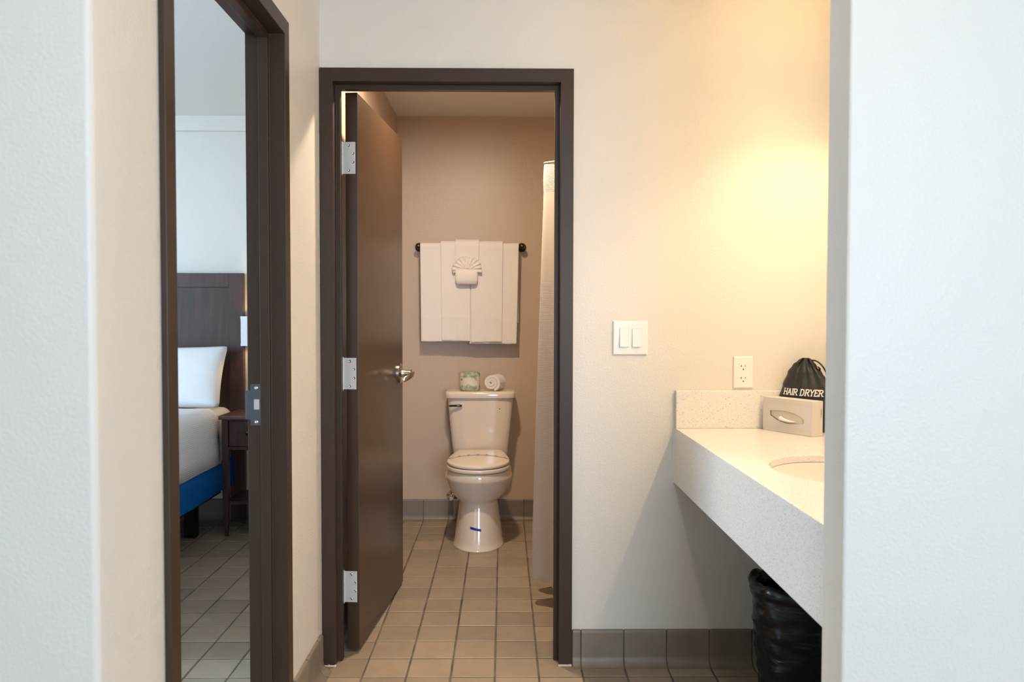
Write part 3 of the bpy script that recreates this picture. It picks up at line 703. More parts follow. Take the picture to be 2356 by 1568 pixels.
M['carton_dark2'] = mat('paper_stack', (0.74, 0.64, 0.50), 0.9)
M['line_ink'] = mat('faint_line_ink', (0.58, 0.53, 0.46), 0.7)
tissue_box()

# drawstring bag
def dryer_bag():
    C = Vector((1.036, 2.752, 0)); d = Vector((0.8, -0.6, 0)); n = Vector((-0.6, -0.8, 0)); Z0, HH = CT+0.0006, 0.250
    t = thing('drawstring_bag', 'black drawstring bag lettered HAIR DRYER leaning in the vanity corner', 'bag', (C.x, C.y, Z0))
    def lerp(tab, v):
        for (a, x), (b, y) in zip(tab, tab[1:]):
            if v <= b: s = (v-a)/(b-a); s = s*s*(3-2*s); return x+(y-x)*s
        return tab[-1][1]
    WL = [(0, .068), (.3, .072), (.44, .090), (.62, .078), (.8, .062), (.9, .046), (.97, .026), (1, .014)]
    WR = [(0, .080), (.35, .088), (.60, .084), (.72, .070), (.8, .055), (.9, .036), (.97, .022), (1, .012)]
    TH = [(0, .022), (.2, .034), (.55, .033), (.8, .024), (.93, .016), (1, .008)]
    def P(u, v, side):
        wd = lerp(WR, v) if u > 0 else lerp(WL, v); th = lerp(TH, v)*(max(0, 1-u*u))**0.55
        rip = 0.0
        if v > 0.35:
            k = (v-0.35)/0.65; rip = (0.0040*math.sin(7.5*u+1.1)+0.0026*math.sin(15*u+0.4*v*9))*k*k*1.5*(1-abs(u)**3)
        rip += 0.0025*math.sin(3.1*u+5*v)*(1-u*u)
        p = C+d*(u*wd)+Vector((0, 0, Z0+v*HH)) - n*(0.012*v)
        return p + n*(side*th + rip*(1 if side > 0 else 0.6))
    NU, NV = 40, 36; rs = []
    for k in range(NV+1):
        v = k/NV; R_ = [P(-1+2*i/NU, v, 1) for i in range(NU+1)] + [P(1-2*i/NU, v, -1) for i in range(1, NU)]
        rs.append(R_)
    rings('bag_body', rs, M['black_fabric'], t, sharp=1.2)
    def fn(uu, vv):       # metres on the front
        uu -= 0.068; v = (0.124+vv-0.065*0-0.012*(uu+0.068))/HH
        wd = lerp(WR, v) if uu > 0 else lerp(WL, v)
        u = max(-0.985, min(0.985, uu/wd)); return P(u, v, 1), n
    lettering('lettering', 'HAIR DRYER', fn, 0.0205, 0.133, 0.0034, M['white_thread'], t, slant=0.18)
    top = P(0.2, 0.97, 0)
    tube('drawstring', [top+d*0.012, top+d*0.030+Vector((0, 0, -0.002)), top+d*0.050+Vector((0, 0, -0.018)), top+d*0.064+Vector((0, 0, -0.045)), top+d*0.066+Vector((0, 0, -0.075))], 0.0028, M['black_fabric'], t, 8, 5)
    tube('drawstring', [top+d*0.014+Vector((0, 0, -0.018)), top+d*0.030+Vector((0, 0, -0.022)), top+d*0.045+Vector((0, 0, -0.040)), top+d*0.050+Vector((0, 0, -0.062))], 0.0026, M['black_fabric'], t, 8, 5)
    lathe('cord_lock', [(0.004, -0.009), (0.0085, -0.006), (0.0095, 0), (0.0085, 0.006), (0.004, 0.009)], top+d*0.036+Vector((0, 0, -0.030))+n*0.004, (0.6, -0.4, -0.6), M['liner'], t, 16)
dryer_bag()

# waste bin with a black liner
def waste_bin():
    c = Vector((0.945, 2.515, 0)); t = thing('waste_bin', 'round waste bin wrapped in a crinkled black liner under the counter', 'waste bin', (c.x, c.y, 0))
    n = 96
    def ring(r, z, amp, seed, wob=0):
        out = []
        for i in range(n):
            a = 2*PI*i/n
            q = noise.noise(Vector((math.cos(a)*2.2, math.sin(a)*2.2, z*34+seed)))+0.6*noise.noise(Vector((math.cos(a)*5, math.sin(a)*5, z*70+seed)))
            rr = r+amp*q; out.append((c.x+rr*math.cos(a), c.y+rr*math.sin(a), z+wob*noise.noise(Vector((math.cos(a)*2.5, math.sin(a)*2.5, seed)))))
        return out
    rs = [[(c.x+r*math.cos(2*PI*i/n), c.y+r*math.sin(2*PI*i/n), z) for i in range(n)] for r, z in ((0.112, 0.001), (0.118, 0.004), (0.145, 0.375), (0.148, 0.378), (0.145, 0.380), (0.141, 0.378), (0.112, 0.01))]
    rings('bin_body', rs, M['black_plastic'], t)
    rs = []
    for k in range(46):
        z = 0.02+0.352*k/45; r = 0.124+0.032*(k/45)
        rs.append(ring(r, z, 0.0058, 0.0))
    rs += [ring(0.1615, 0.378, 0.007, 3.0, 0.012), ring(0.163, 0.392, 0.008, 3.0, 0.020), ring(0.158, 0.404, 0.006, 3.0, 0.024), ring(0.150, 0.407, 0.004, 3.0, 0.022), ring(0.138, 0.396, 0.004, 4.0, 0.014), ring(0.132, 0.34, 0.006, 5.0), ring(0.122, 0.22, 0.006, 6.0), ring(0.108, 0.06, 0.005, 7.0), ring(0.05, 0.03, 0.003, 8.0)]
    rings('bin_liner', rs, M['liner'], t, cap=False, sharp=2.0)
M['black_plastic'] = mat('black_bin_plastic', (0.01, 0.01, 0.011), 0.4)
def crinkle(m):
    nt = m.node_tree; b = nt.nodes['Principled BSDF']; tc = node(nt, 'ShaderNodeTexCoord')
    mp = node(nt, 'ShaderNodeMapping'); mp.inputs['Scale'].default_value = (1.0, 1.0, 3.2); mp.inputs['Rotation'].default_value = (0.25, 0.2, 0)
    n = node(nt, 'ShaderNodeTexNoise', i_Scale=20.0, i_Detail=6.0, i_Distortion=0.8); n.noise_type = 'RIDGED_MULTIFRACTAL'
    lk(nt, tc.outputs['Object'], mp.inputs['Vector']); lk(nt, mp.outputs[0], n.inputs['Vector'])
    bp = node(nt, 'ShaderNodeBump', i_Strength=0.45, i_Distance=0.004); lk(nt, n.outputs['Fac'], bp.inputs['Height']); lk(nt, bp.outputs['Normal'], b.inputs['Normal'])
crinkle(M['liner'])
waste_bin()

# ------------------------------------------------------------------ toilet
TX = -0.137
toilet = thing('toilet', 'biscuit coloured two piece toilet with lid down', 'toilet', (TX, 4.5, 0))
def tring(hw, front, back, z, cy=4.40, n=64, pf=2.0, pb=3.2):
    out = []
    for i in range(n):
        a = 2*PI*i/n; s, c_ = math.sin(a), math.cos(a)
        p = pf if s < 0 else pb; L = (cy-front) if s < 0 else (back-cy)
        out.append((TX+hw*math.copysign(abs(c_)**(2/p), c_), cy+L*math.copysign(abs(s)**(2/p), s), z))
    return out
rs = [tring(*a) for a in ((0.139, 4.186, 4.66, 0.0008), (0.1395, 4.1855, 4.66, 0.006), (0.136, 4.190, 4.66, 0.010), (0.131, 4.200, 4.66, 0.04), (0.123, 4.214, 4.66, 0.10), (0.114, 4.228, 4.66, 0.16), (0.107, 4.240, 4.66, 0.215), (0.105, 4.245, 4.66, 0.238),
                          (0.108, 4.243, 4.665, 0.246), (0.124, 4.232, 4.67, 0.256), (0.143, 4.216, 4.68, 0.276), (0.160, 4.200, 4.685, 0.302), (0.173, 4.187, 4.69, 0.332), (0.1815, 4.177, 4.69, 0.358), (0.184, 4.173, 4.69, 0.368), (0.1835, 4.172, 4.69, 0.374), (0.1775, 4.174, 4.69, 0.396), (0.1735, 4.177, 4.69, 0.408), (0.169, 4.182, 4.685, 0.4115))]
bowl = rings('bowl', rs, M['china'], toilet, sharp=0.9)
def lid_outline(cy, front, hw, backy, backhw, scale=1.0, n=40):
    pts = []
    for i in range(n+1):
        a = PI+PI*i/n; pts.append((hw*math.cos(a), cy+(cy-front)*math.sin(a)))
    K = 12
    for k in range(1, K+1):
        s = k/K; pts.append((hw-(hw-backhw)*s**1.55, cy+(backy-cy)*s))
    for k in range(1, 9): pts.append((backhw-2*backhw*k/8, backy+0.006*math.sin(PI*k/8)))
    for k in range(1, K):
        s = 1-k/K; pts.append((-(hw-(hw-backhw)*s**1.55), cy+(backy-cy)*s))
    my = (front+backy)/2
    return [(TX+x*scale, my+(y-my)*scale) for x, y in pts]
def lid_part(name, front, hw, z0, z1, m, slope, dome):
    g = lambda y: slope*(y-4.17)
    rs = []
    for sc, z in ((0.97, z0), (0.995, z0+0.0015), (1.0, z0+0.004), (1.0, z1-0.005), (0.992, z1-0.0015), (0.972, z1), (0.8, z1+dome*0.6), (0.5, z1+dome*0.9)):
        rs.append([(x, y, z+g(y)) for x, y in lid_outline(4.355, front, hw, 4.645, 0.121, sc)])
    return rings(name, rs, m, toilet, sharp=0.9, centre_top=(TX, 4.40, z1+dome+g(4.40)))
lid_part('seat', 4.170, 0.1715, 0.4150, 0.4365, M['seat'], 0.012, 0.0)
lid_part('lid', 4.172, 0.1695, 0.4400, 0.4570, M['seat'], 0.030, 0.003)
for s in (-1, 1): lathe('seat_hinge', [(0.010, -0.03), (0.013, -0.026), (0.013, 0.026), (0.010, 0.03)], (TX+s*0.075, 4.652, 0.452), (1, 0, 0), M['seat'], toilet, 16)
# tank
def tank_ring(hw, front, back, z, bulge=0.012, n=56):
    cy = (front+back)/2; L = (back-front)/2; out = []
    for i in range(n):
        a = 2*PI*i/n; c_, s = math.cos(a), math.sin(a)
        x = hw*math.copysign(abs(c_)**(2/6.0), c_); y = L*math.copysign(abs(s)**(2/6.0), s)
        if s < 0: y -= bulge*(1-(x/hw)**2)
        out.append((TX+x, cy+y, z))
    return out
rs = [tank_ring(*a) for a in ((0.145, 4.705, 4.845, 0.4118), (0.155, 4.695, 4.850, 0.418), (0.161, 4.690, 4.855, 0.440), (0.168, 4.684, 4.858, 0.50), (0.180, 4.675, 4.860, 0.62), (0.190, 4.668, 4.860, 0.735), (0.1915, 4.667, 4.860, 0.764))]
tank = rings('tank', rs, M['china'], toilet, sharp=0.9)
rs = [tank_ring(*a) for a in ((0.199, 4.660, 4.862, 0.7645), (0.2045, 4.654, 4.866, 0.7665), (0.2055, 4.653, 4.867, 0.775), (0.2055, 4.653, 4.867, 0.792), (0.203, 4.656, 4.864, 0.799), (0.197, 4.663, 4.858, 0.8025), (0.150, 4.70, 4.83, 0.8035))]
rings('tank_lid', rs, M['china'], toilet, sharp=0.9)
fl = lathe('flush_lever', [(0.0135, 0), (0.0135, 0.003), (0.011, 0.009), (0.009, 0.018), (0.006, 0.020)], (TX-0.112, 4.6695, 0.7235), (0, -1, 0), M['chrome'], toilet, 20)
fl['label'] = 'chrome flush lever'
tube('lever_arm', [(TX-0.108, 4.652, 0.7235), (TX-0.125, 4.648, 0.7235), (TX-0.150, 4.648, 0.7225), (TX-0.178, 4.652, 0.7215)], [0.0072, 0.0068, 0.0058, 0.0050], M['black_metal'], fl, 12)
lathe('badge', [(0.0075, 0), (0.0075, 0.0008), (0.006, 0.0012)], (TX+0.114, 4.6640, 0.7035), (0, -1, 0), M['white_plastic'], toilet, 18)
lathe('badge_dot', [(0.0034, 0), (0.0034, 0.0018)], (TX+0.114, 4.6638, 0.7035), (0, -1, 0), M['slot'], toilet, 12)
# paper band across the lid
vv, fc = [], []
for k in range(41):
    s = -1+2*k/40; x = 0.171*s
    yc = 4.462-0.098*s*s; zz = 0.4575+0.030*(yc-4.17)+0.0035*(1-s*s)+0.002
    if abs(s) > 0.95: zz -= (abs(s)-0.95)/0.05*0.028; x = math.copysign(0.1722, s) if abs(s) > 0.98 else x
    vv += [(TX+x, yc-0.0075, zz), (TX+x, yc+0.0075, zz)]
    if k: fc.append((2*k-2, 2*k-1, 2*k+1, 2*k))
o = raw('paper_band', vv, fc, M['paper_band'], toilet, smooth=True, recalc=False); o['label'] = 'thin printed paper band across the lid'
# strip of blue tape on the pedestal
vv, fc = [], []
for k in range(9):
    x = -0.0395+0.0585*k/8; z = 0.1225-0.012*k/8
    for dz in (-0.0062, 0.0062):
        zz = z+dz; t_ = (zz-0.10)/0.06; hw = 0.123-(0.009)*t_; fr = 4.214+0.014*t_
        vv.append((TX+x, 4.40-(4.40-fr)*math.sqrt(max(0, 1-(x/hw)**2))-0.0012, zz))
    if k: fc.append((2*k-2, 2*k-1, 2*k+1, 2*k))
o = raw('blue_tape', vv, fc, M['blue_tape'], toilet, smooth=True, recalc=False); o['label'] = 'short strip of blue tape on the pedestal'
# shut-off valve
vlv = thing('shutoff_valve', 'chrome water shut-off valve on the wall beside the toilet', 'valve', (TX-0.178, YB, 0.148))
vx, vz = TX-0.177, 0.150
lathe('escutcheon', [(0.034, 0), (0.033, 0.003), (0.018, 0.008), (0.011, 0.009)], (vx, YB-0.0005, vz), (0, -1, 0), M['chrome'], vlv, 28)
tube('stub_pipe', [(vx, YB-0.006, vz), (vx, YB-0.055, vz)], 0.008, M['chrome'], vlv, 12)
lathe('valve_body', [(0.011, -0.018), (0.012, -0.012), (0.012, 0.012), (0.009, 0.020)], (vx, YB-0.055, vz), (0, 0, 1), M['chrome'], vlv, 14)
lathe('valve_handle', [(0.012, 0), (0.015, 0.004), (0.015, 0.012), (0.012, 0.015)], (vx, YB-0.066, vz-0.002), (0, -1, 0), M['chrome'], vlv, 14)
tube('supply_hose', [(vx, YB-0.055, vz+0.018), (vx-0.005, YB-0.06, vz+0.10), (vx+0.02, YB-0.09, vz+0.2), (vx+0.05, YB-0.11, 0.413)], 0.005, M['chrome'], vlv, 8, 5)

# toilet paper roll in its wrapper, rolled hand towel
tp = thing('toilet_paper_roll', 'toilet paper roll in green printed wrapper on the tank', 'toilet paper', (-0.199, 4.745, 0.8038))
rs = []
for r, z in ((0.020, 0.8045), (0.054, 0.8040), (0.0585, 0.8075), (0.0600, 0.814), (0.0600, 0.900), (0.0585, 0.9065), (0.053, 0.9105), (0.030, 0.9085), (0.020, 0.904)):
    rs.append([(-0.199+(r+0.0009*noise.noise(Vector((math.cos(a)*4, math.sin(a)*4, z*40))))*math.cos(a), 4.745+(r+0.0009*noise.noise(Vector((math.cos(a)*4, math.sin(a)*4, z*40))))*math.sin(a), z) for a in [2*PI*i/48 for i in range(48)]])
rings('wrapped_roll', rs, M['wrapper'], tp)
def cylmap(a0): return lambda u, v_: ((-0.199+0.0607*math.sin(a0+u/0.06), 4.745-0.0607*math.cos(a0+u/0.06), 0.866+v_), (math.sin(a0+u/0.06), -math.cos(a0+u/0.06), 0))
lettering('print', '24', cylmap(-1.0), 0.010, 0.013, 0.0022, M['green_ink'], tp, serif=False)
lettering('print', 'O', cylmap(0.55), 0.014, 0.013, 0.0018, M['green_ink'], tp, serif=False)
tl = thing('rolled_towel', 'small white towel rolled up on the toilet tank', 'towel', (-0.058, 4.74, 0.8038))
def rolled():
    ax = Vector((0.30, 0.954, 0)).normalized(); side = Vector((ax.y, -ax.x, 0)); up = Vector((0, 0, 1))
    c = Vector((-0.071, 4.690, 0.8045+0.0485)); L = 0.115; pitch = 0.0165; turns = 2.55
    pts = []
    N = 150
    for k in range(N+1):
        th = turns*2*PI*k/N; r = 0.0035+pitch*th/(2*PI)
        pts.append((r*math.cos(-th+2.25)*1.02, r*0.97*math.sin(-th+2.25), r))
    hw = pitch*0.455; nl = 10; rs = []
    for j in range(nl+1):
        s = j/nl; ring_o, ring_i = [], []
        for k, (x, z, r) in enumerate(pts):
            f_ = (r+hw)/r; g = max(0.05, (r-hw)/r)
            e = 0.0035*math.sin(PI*min(1, k/8)) if j in (0, nl) else 0
            dome = 0.006*(1-r/0.045)*(1 if j == 0 else 0)
            wv = 0.0012*noise.noise(Vector((x*60, z*60, s*6)))
            base = c+ax*(s*L - dome + wv)
            ring_o.append(base+side*x*f_+up*z*f_); ring_i.append(base+side*x*g+up*z*g)
        rs.append(ring_o+ring_i[::-1])
    o = rings('towel_roll', rs, M['towel'], tl, sharp=1.2)
    bv = o.modifiers.new('bevel', 'BEVEL'); bv.width = 0.0045; bv.segments = 3; bv.limit_method = 'ANGLE'; bv.angle_limit = 1.0
rolled()

# ------------------------------------------------------------------ towel bar and towels
BY, BZ = 4.802, 1.656
tb = thing('towel_bar', 'dark bronze towel bar on the wall above the toilet', 'towel bar', (-0.2, YB, BZ))
lathe('bar', [(0.008, 0), (0.008, 0.630)], (-0.512, BY, BZ), (1, 0, 0), M['bronze'], tb, 16)
for x, s in ((-0.508, -1), (0.108, 1)):
    p = lathe('post', [(0.027, 0), (0.027, 0.005), (0.018, 0.010), (0.010, 0.016), (0.0095, 0.05), (0.011, 0.060), (0.0165, 0.068), (0.018, 0.080), (0.0165, 0.090), (0.009, 0.097), (0.001, 0.098)], (x, YB-0.0005, BZ), (0, -1, 0), M['bronze'], tb, 24)
def drape(name, x0, x1, R, zf, zb, xb0=None, xb1=None, bow=0.0, seed=0.0, band=True, thick=0.006, nx=18, root=None, slack=0.0, tilt=0.0):
    """a folded towel hung over the bar: front falls to zf, back to zb; tilt = height change of the lower hem"""
    xb0 = x0 if xb0 is None else xb0; xb1 = x1 if xb1 is None else xb1
    path = []   # (y, z, t) t: 0 top..1 front hem
    for k in range(9): path.append((BY+R, zb+(BZ-zb)*k/9, 0))
    for k in range(9): a = PI*k/8; path.append((BY+R*math.cos(a), BZ+R*math.sin(a)*1.0, 0))
    nf = 56
    for k in range(1, nf+1): path.append((BY-R, BZ+(zf-BZ)*k/nf, k/nf))
    v, f = [], []
    for i, (y, z, t_) in enumerate(path):
        for j in range(nx+1):
            s = j/nx; xa = x0+(x1-x0)*s; xz = xb0+(xb1-xb0)*s; x = xa+(xz-xa)*t_
            d = 0.0022*noise.noise(Vector((x*14, z*5, seed)))*(0.3+t_) + 0.0018*noise.noise(Vector((x*40, z*9, seed+5)))*t_
            d += slack*t_*(0.5-s)
            zz = z+(tilt*(s-0.5)*t_) + (0.0022*noise.noise(Vector((x*22, 1.0, seed+2))) if t_ >= 0.99 else 0)
            if band and zf+0.122 < z < zf+0.150: d += 0.0013
            v.append((x, y-d if t_ > 0 or y < BY else y, zz))
        if i:
            b = i*(nx+1)
            for j in range(nx): f.append((b-nx-1+j, b-nx+j, b+j+1, b+j))
    o = raw(name, v, f, M['towel'], root, smooth=True, recalc=False)
    so = o.modifiers.new('solid', 'SOLIDIFY'); so.thickness = thick; so.offset = 0
    bv = o.modifiers.new('bevel', 'BEVEL'); bv.width = 0.0022; bv.segments = 2; bv.limit_method = 'ANGLE'; bv.angle_limit = 1.0
    return o
o = drape('bath_towel', -0.496, -0.215, 0.0175, 1.0905, 1.20, xb0=-0.491, seed=1.0); tag(o, 'white bath towel hanging at the left end of the bar', 'towel', group='white towels on the bar')
o = drape('bath_towel', -0.205, 0.088, 0.0175, 1.0775, 1.20, xb1=0.0755, seed=7.0); tag(o, 'white bath towel hanging at the right end of the bar', 'towel', group='white towels on the bar')
o = drape('hand_towel', -0.3735, -0.1965, 0.0290, 1.0955, 1.30, xb0=-0.367, xb1=-0.1995, seed=3.0, tilt=-0.005); tag(o, 'white hand towel hung just left of the central slit under the fan', 'towel', group='white towels on the bar')
o = drape('hand_towel', -0.1963, -0.0055, 0.0290, 1.0885, 1.30, xb0=-0.193, xb1=-0.011, seed=9.0, tilt=0.004); tag(o, 'white hand towel hung just right of the central slit under the fan', 'towel', group='white towels on the bar')
wc = thing('washcloth', 'white washcloth folded into a pocket with a pleated fan', 'towel', (-0.215, BY-0.045, 1.43), group='white towels on the bar')
drape('cloth_strip', -0.287, -0.1455, 0.0395, 1.46, 1.45, xb0=-0.285, xb1=-0.153, seed=4.0, band=False, root=wc, nx=10)
def pocket():
    cx, z0, z1 = -0.2195, 1.427, 1.5235; n, mrows = 26, 14; rs = []
    Yf = BY-0.0445
    for k in range(mrows+1):
        s = k/mrows; z = z0+(z1-z0)*s; hw = 0.0665*(1-0.16*(1-min(1, s*3.2))**2)
        th = 0.021*(1-abs(2*s-0.9)**2.6*0.55) if s < 0.97 else 0.016
        ring = []
        for i in range(n):
            a = 2*PI*i/n; c_, si = math.cos(a), math.sin(a)
            x = hw*math.copysign(abs(c_)**0.55, c_); y = th*math.copysign(abs(si)**0.6, si)
            sag = 0.004*noise.noise(Vector((x*30, s*2, 3.3)))*(1-s)
            ring.append((cx+x, Yf-th*0.8+y, z+sag))
        rs.append(ring)
    o = rings('pocket', rs, M['towel'], wc, sharp=2.0)
    # pleated fan
    NP, NR = 96, 8; v, f = [], []; base = (cx+0.004, Yf-0.022, 1.513)
    for i in range(NP+1):
        u = i/NP; a = math.radians(192-204*u); pleat = math.sin(u*2*PI*11.0)
        for j in range(NR+1):
            s = j/NR; r = 0.006+(0.0795+0.003*math.sin(u*19))*s*(0.92+0.10*abs(math.cos(a)))
            off = 0.0075*pleat*s**0.8
            x = base[0]+r*math.cos(a); z = base[2]+r*math.sin(a)*0.98; y = base[1]+0.012*s+off-0.004*math.cos(a*2)*s
            v.append((x-0.2*off*math.sin(a), y, z+0.2*off*math.cos(a)))
        if i:
            b = i*(NR+1)
            for j in range(NR): f.append((b-NR-1+j, b-NR+j, b+j+1, b+j))
    o = raw('pleated_fan', v, f, M['towel'], wc, smooth=True, recalc=False)
    so = o.modifiers.new('solid', 'SOLIDIFY'); so.thickness = 0.0032; so.offset = 0
pocket()

# ------------------------------------------------------------------ shower curtain and rod
rod = thing('curtain_rod', 'chrome shower rod running along the bathroom', 'curtain rod', (0.262, 3.9, 1.893))
lathe('rod', [(0.0125, 0), (0.0125, YB-2.922-0.002)], (0.262, 2.923, 1.893), (0, 1, 0), M['chrome'], rod, 18)
for y, s in ((2.9225, 1), (YB-0.0005, -1)): lathe('flange', [(0.03, 0), (0.03, 0.004), (0.016, 0.014)], (0.262, y, 1.893), (0, s, 0), M['chrome'], rod, 20)
cur = thing('shower_curtain', 'pinkish white waffle shower curtain with sheer upper panel, bunched aside', 'curtain', (0.2, 3.5, 0.11))
CB = [(.36, 3.32), (.27, 3.275), (.203, 3.30), (.212, 3.355), (.185, 3.392), (.124, 3.425), (.136, 3.480), (.215, 3.515), (.165, 3.56), (.140, 3.605), (.20, 3.65), (.25, 3.68), (.18, 3.73), (.165, 3.77), (.27, 3.82)]
CTp = [(.31, 3.345), (.275, 3.325), (.243, 3.34), (.243, 3.375), (.205, 3.395), (.174, 3.425), (.188, 3.465), (.238, 3.49), (.21, 3.535), (.195, 3.57), (.225, 3.605), (.262, 3.63), (.225, 3.665), (.215, 3.70), (.28, 3.74)]
cb = catmull([(x, y, 0) for x, y in CB], 10); ct = catmull([(x, y, 0) for x, y in CTp], 10)
arc = [0.0]
for a, b in zip(cb, cb[1:]): arc.append(arc[-1]+(b-a).length)
def curtain_panel(name, z0, z1, m, rows, thick=True, pinch=False):
    v, f, uv = [], [], []
    n = len(cb)
    for k in range(rows+1):
        z = z0+(z1-z0)*k/rows; h = (z-0.112)/(1.905-0.112); hh = h**1.15
        for i in range(n):
            p = cb[i].lerp(ct[i], hh); q = p.copy()
            if pinch:
                s = (z-1.765)/0.14; q.x = p.x-0.004*math.sin(PI*max(0, min(1, s)))*(1 if i < n*0.6 else 0.3)
            zz = z + (0.006*math.sin(arc[i]*40) if k == 0 and z0 < 0.2 else 0)
            v.append((q.x, q.y, zz)); uv.append((arc[i], z))
        if k:
            b = k*n
            for i in range(n-1): f.append((b-n+i, b-n+i+1, b+i+1, b+i))
    o = raw(name, v, f, m, cur, smooth=True, recalc=False)
    L = o.data.uv_layers.new(name='UVMap')
    for lp in o.data.loops: L.data[lp.index].uv = uv[lp.vertex_index]
    return o
curtain_panel('waffle_panel', 0.112, 1.383, M['waffle'], 26)
curtain_panel('sheer_panel', 1.383, 1.766, M['sheer'], 10)
curtain_panel('header_band', 1.764, 1.888, M['waffle'], 8, pinch=True)
M['hem'] = mat('curtain_hem', (0.75, 0.66, 0.60), 0.9, spec=0.1)
# rolled top edge over the rod
pts = [p for p in ct]
vv, fc = [], []
for i, p in enumerate(pts):
    nx_ = (pts[min(i+1, len(pts)-1)]-pts[max(i-1, 0)]).normalized(); nn = Vector((nx_.y, -nx_.x, 0))
    for k in range(7):
        a = PI*k/6; vv.append(p+nn*0.006*math.cos(a)+Vector((0, 0, 1.887+0.005*math.sin(a))))
    if i: fc += [((i-1)*7+k, (i-1)*7+k+1, i*7+k+1, i*7+k) for k in range(6)]
raw('hem', vv, fc, M['hem'], cur, smooth=True, recalc=False)

# ------------------------------------------------------------------ bedroom
hb = thing('headboard', 'tall dark brown panelled headboard against the bedroom wall', 'headboard', (-2.4, 4.86, 0))
HX0, HX1, HT = -3.25, -1.560, 1.4955
box('panel', HX0+0.083, HX1-0.083, 4.846, 4.868, 0.35, HT-0.080, M['wood'], hb)
box('top_rail', HX0+0.0835, HX1-0.0835, 4.830, 4.870, HT-0.083, HT, M['wood'], hb, bevel=0.001)
box('bottom_rail', HX0+0.0835, HX1-0.0835, 4.830, 4.870, 0.30, 0.42, M['wood'], hb, bevel=0.003)
box('stile', HX1-0.083, HX1, 4.830, 4.870, 0.002, HT, M['wood'], hb, bevel=0.001)
box('stile', HX0, HX0+0.083, 4.830, 4.870, 0.002, HT, M['wood'], hb, bevel=0.001)

bed = thing('bed', 'wide bed with white coverlet over a blue wrapped box spring', 'bed', (-2.4, 3.8, 0))
BX0, BX1, BY0, BY1 = -3.2, -1.622, 2.72, 4.825
def soft_block(name, x0, x1, y0, y1, z0, z1, r, m, amp, seed, parent, zdrop=None):
    # rounded top edges, gently uneven surface
    prof = [(0, z0), (0, z0+(z1-z0)*0.25), (0, z0+(z1-z0)*0.5), (0, z1-r)] + [(r-r*math.cos(a), z1-r+r*math.sin(a)) for a in (0.4, 0.8, 1.2, PI/2)] + [(r+0.10, z1+0.004), (r+0.3, z1+0.008)]
    rs = []
    per = []
    nx_, ny_ = 30, 44
    for k in range(nx_): per.append((k/nx_, 0))
    for k in range(ny_): per.append((1, k/ny_))
    for k in range(nx_): per.append((1-k/nx_, 1))
    for k in range(ny_): per.append((0, 1-k/ny_))
    for ins, z in prof:
        ring = []
        for u, w_ in per:
            x = (x0+ins)+(x1-x0-2*ins)*u; y = (y0+ins)+(y1-y0-2*ins)*w_
            q = noise.noise(Vector((x*5, y*5, z*6+seed)))+0.5*noise.noise(Vector((x*13, y*13, z*9+seed)))
            dx = (1 if u == 1 else -1 if u == 0 else 0)*amp*q; dy = (1 if w_ == 1 else -1 if w_ == 0 else 0)*amp*q
            ring.append((x+dx, y+dy, z+amp*0.7*q*(1 if z > z0+0.02 else 0.3)))
        rs.append(ring)
    return rings(name, rs, m, parent, sharp=2.0)
soft_block('mattress', BX0+0.01, BX1-0.012, BY0+0.01, BY1, 0.40, 0.700, 0.05, M['cloth'], 0.004, 1.0, bed)
soft_block('coverlet', BX0-0.004, BX1+0.004, BY0, 4.585, 0.397, 0.722, 0.075, M['coverlet'], 0.008, 2.0, bed)
def box_spring():
    rs = []; ny_ = 60
    for z, ins in ((0.228, 0.02), (0.232, 0.004), (0.25, 0.0), (0.30, 0.0), (0.35, 0.0), (0.385, 0.003), (0.397, 0.015)):
        ring = []
        for k in range(ny_+1):
            y = BY0+(BY1-BY0)*k/ny_; q = noise.noise(Vector((y*3.0, z*16, 4.0)))
            ring.append((BX1-ins+0.008*q, y, z+0.010*noise.noise(Vector((y*2.2, 0, 2.0)))))
        ring += [(BX0+ins, BY1, z), (BX0+ins, BY0, z)]
        rs.append(ring)
    rings('box_spring', rs, M['blue_wrap'], bed, sharp=0.9)['label'] = 'bright blue box spring wrap'
box_spring()
box('bed_rail', BX0+0.05, BX1-0.06, BY0+0.05, BY1-0.05, 0.19, 0.2275, M['black_metal'], bed)
for x in (BX0+0.12, (BX0+BX1)/2, BX1-0.13):
    for y in (BY0+0.2, 4.50): box('leg', x-0.03, x+0.03, y-0.03, y+0.03, 0.001, 0.1895, M['black_metal'], bed)

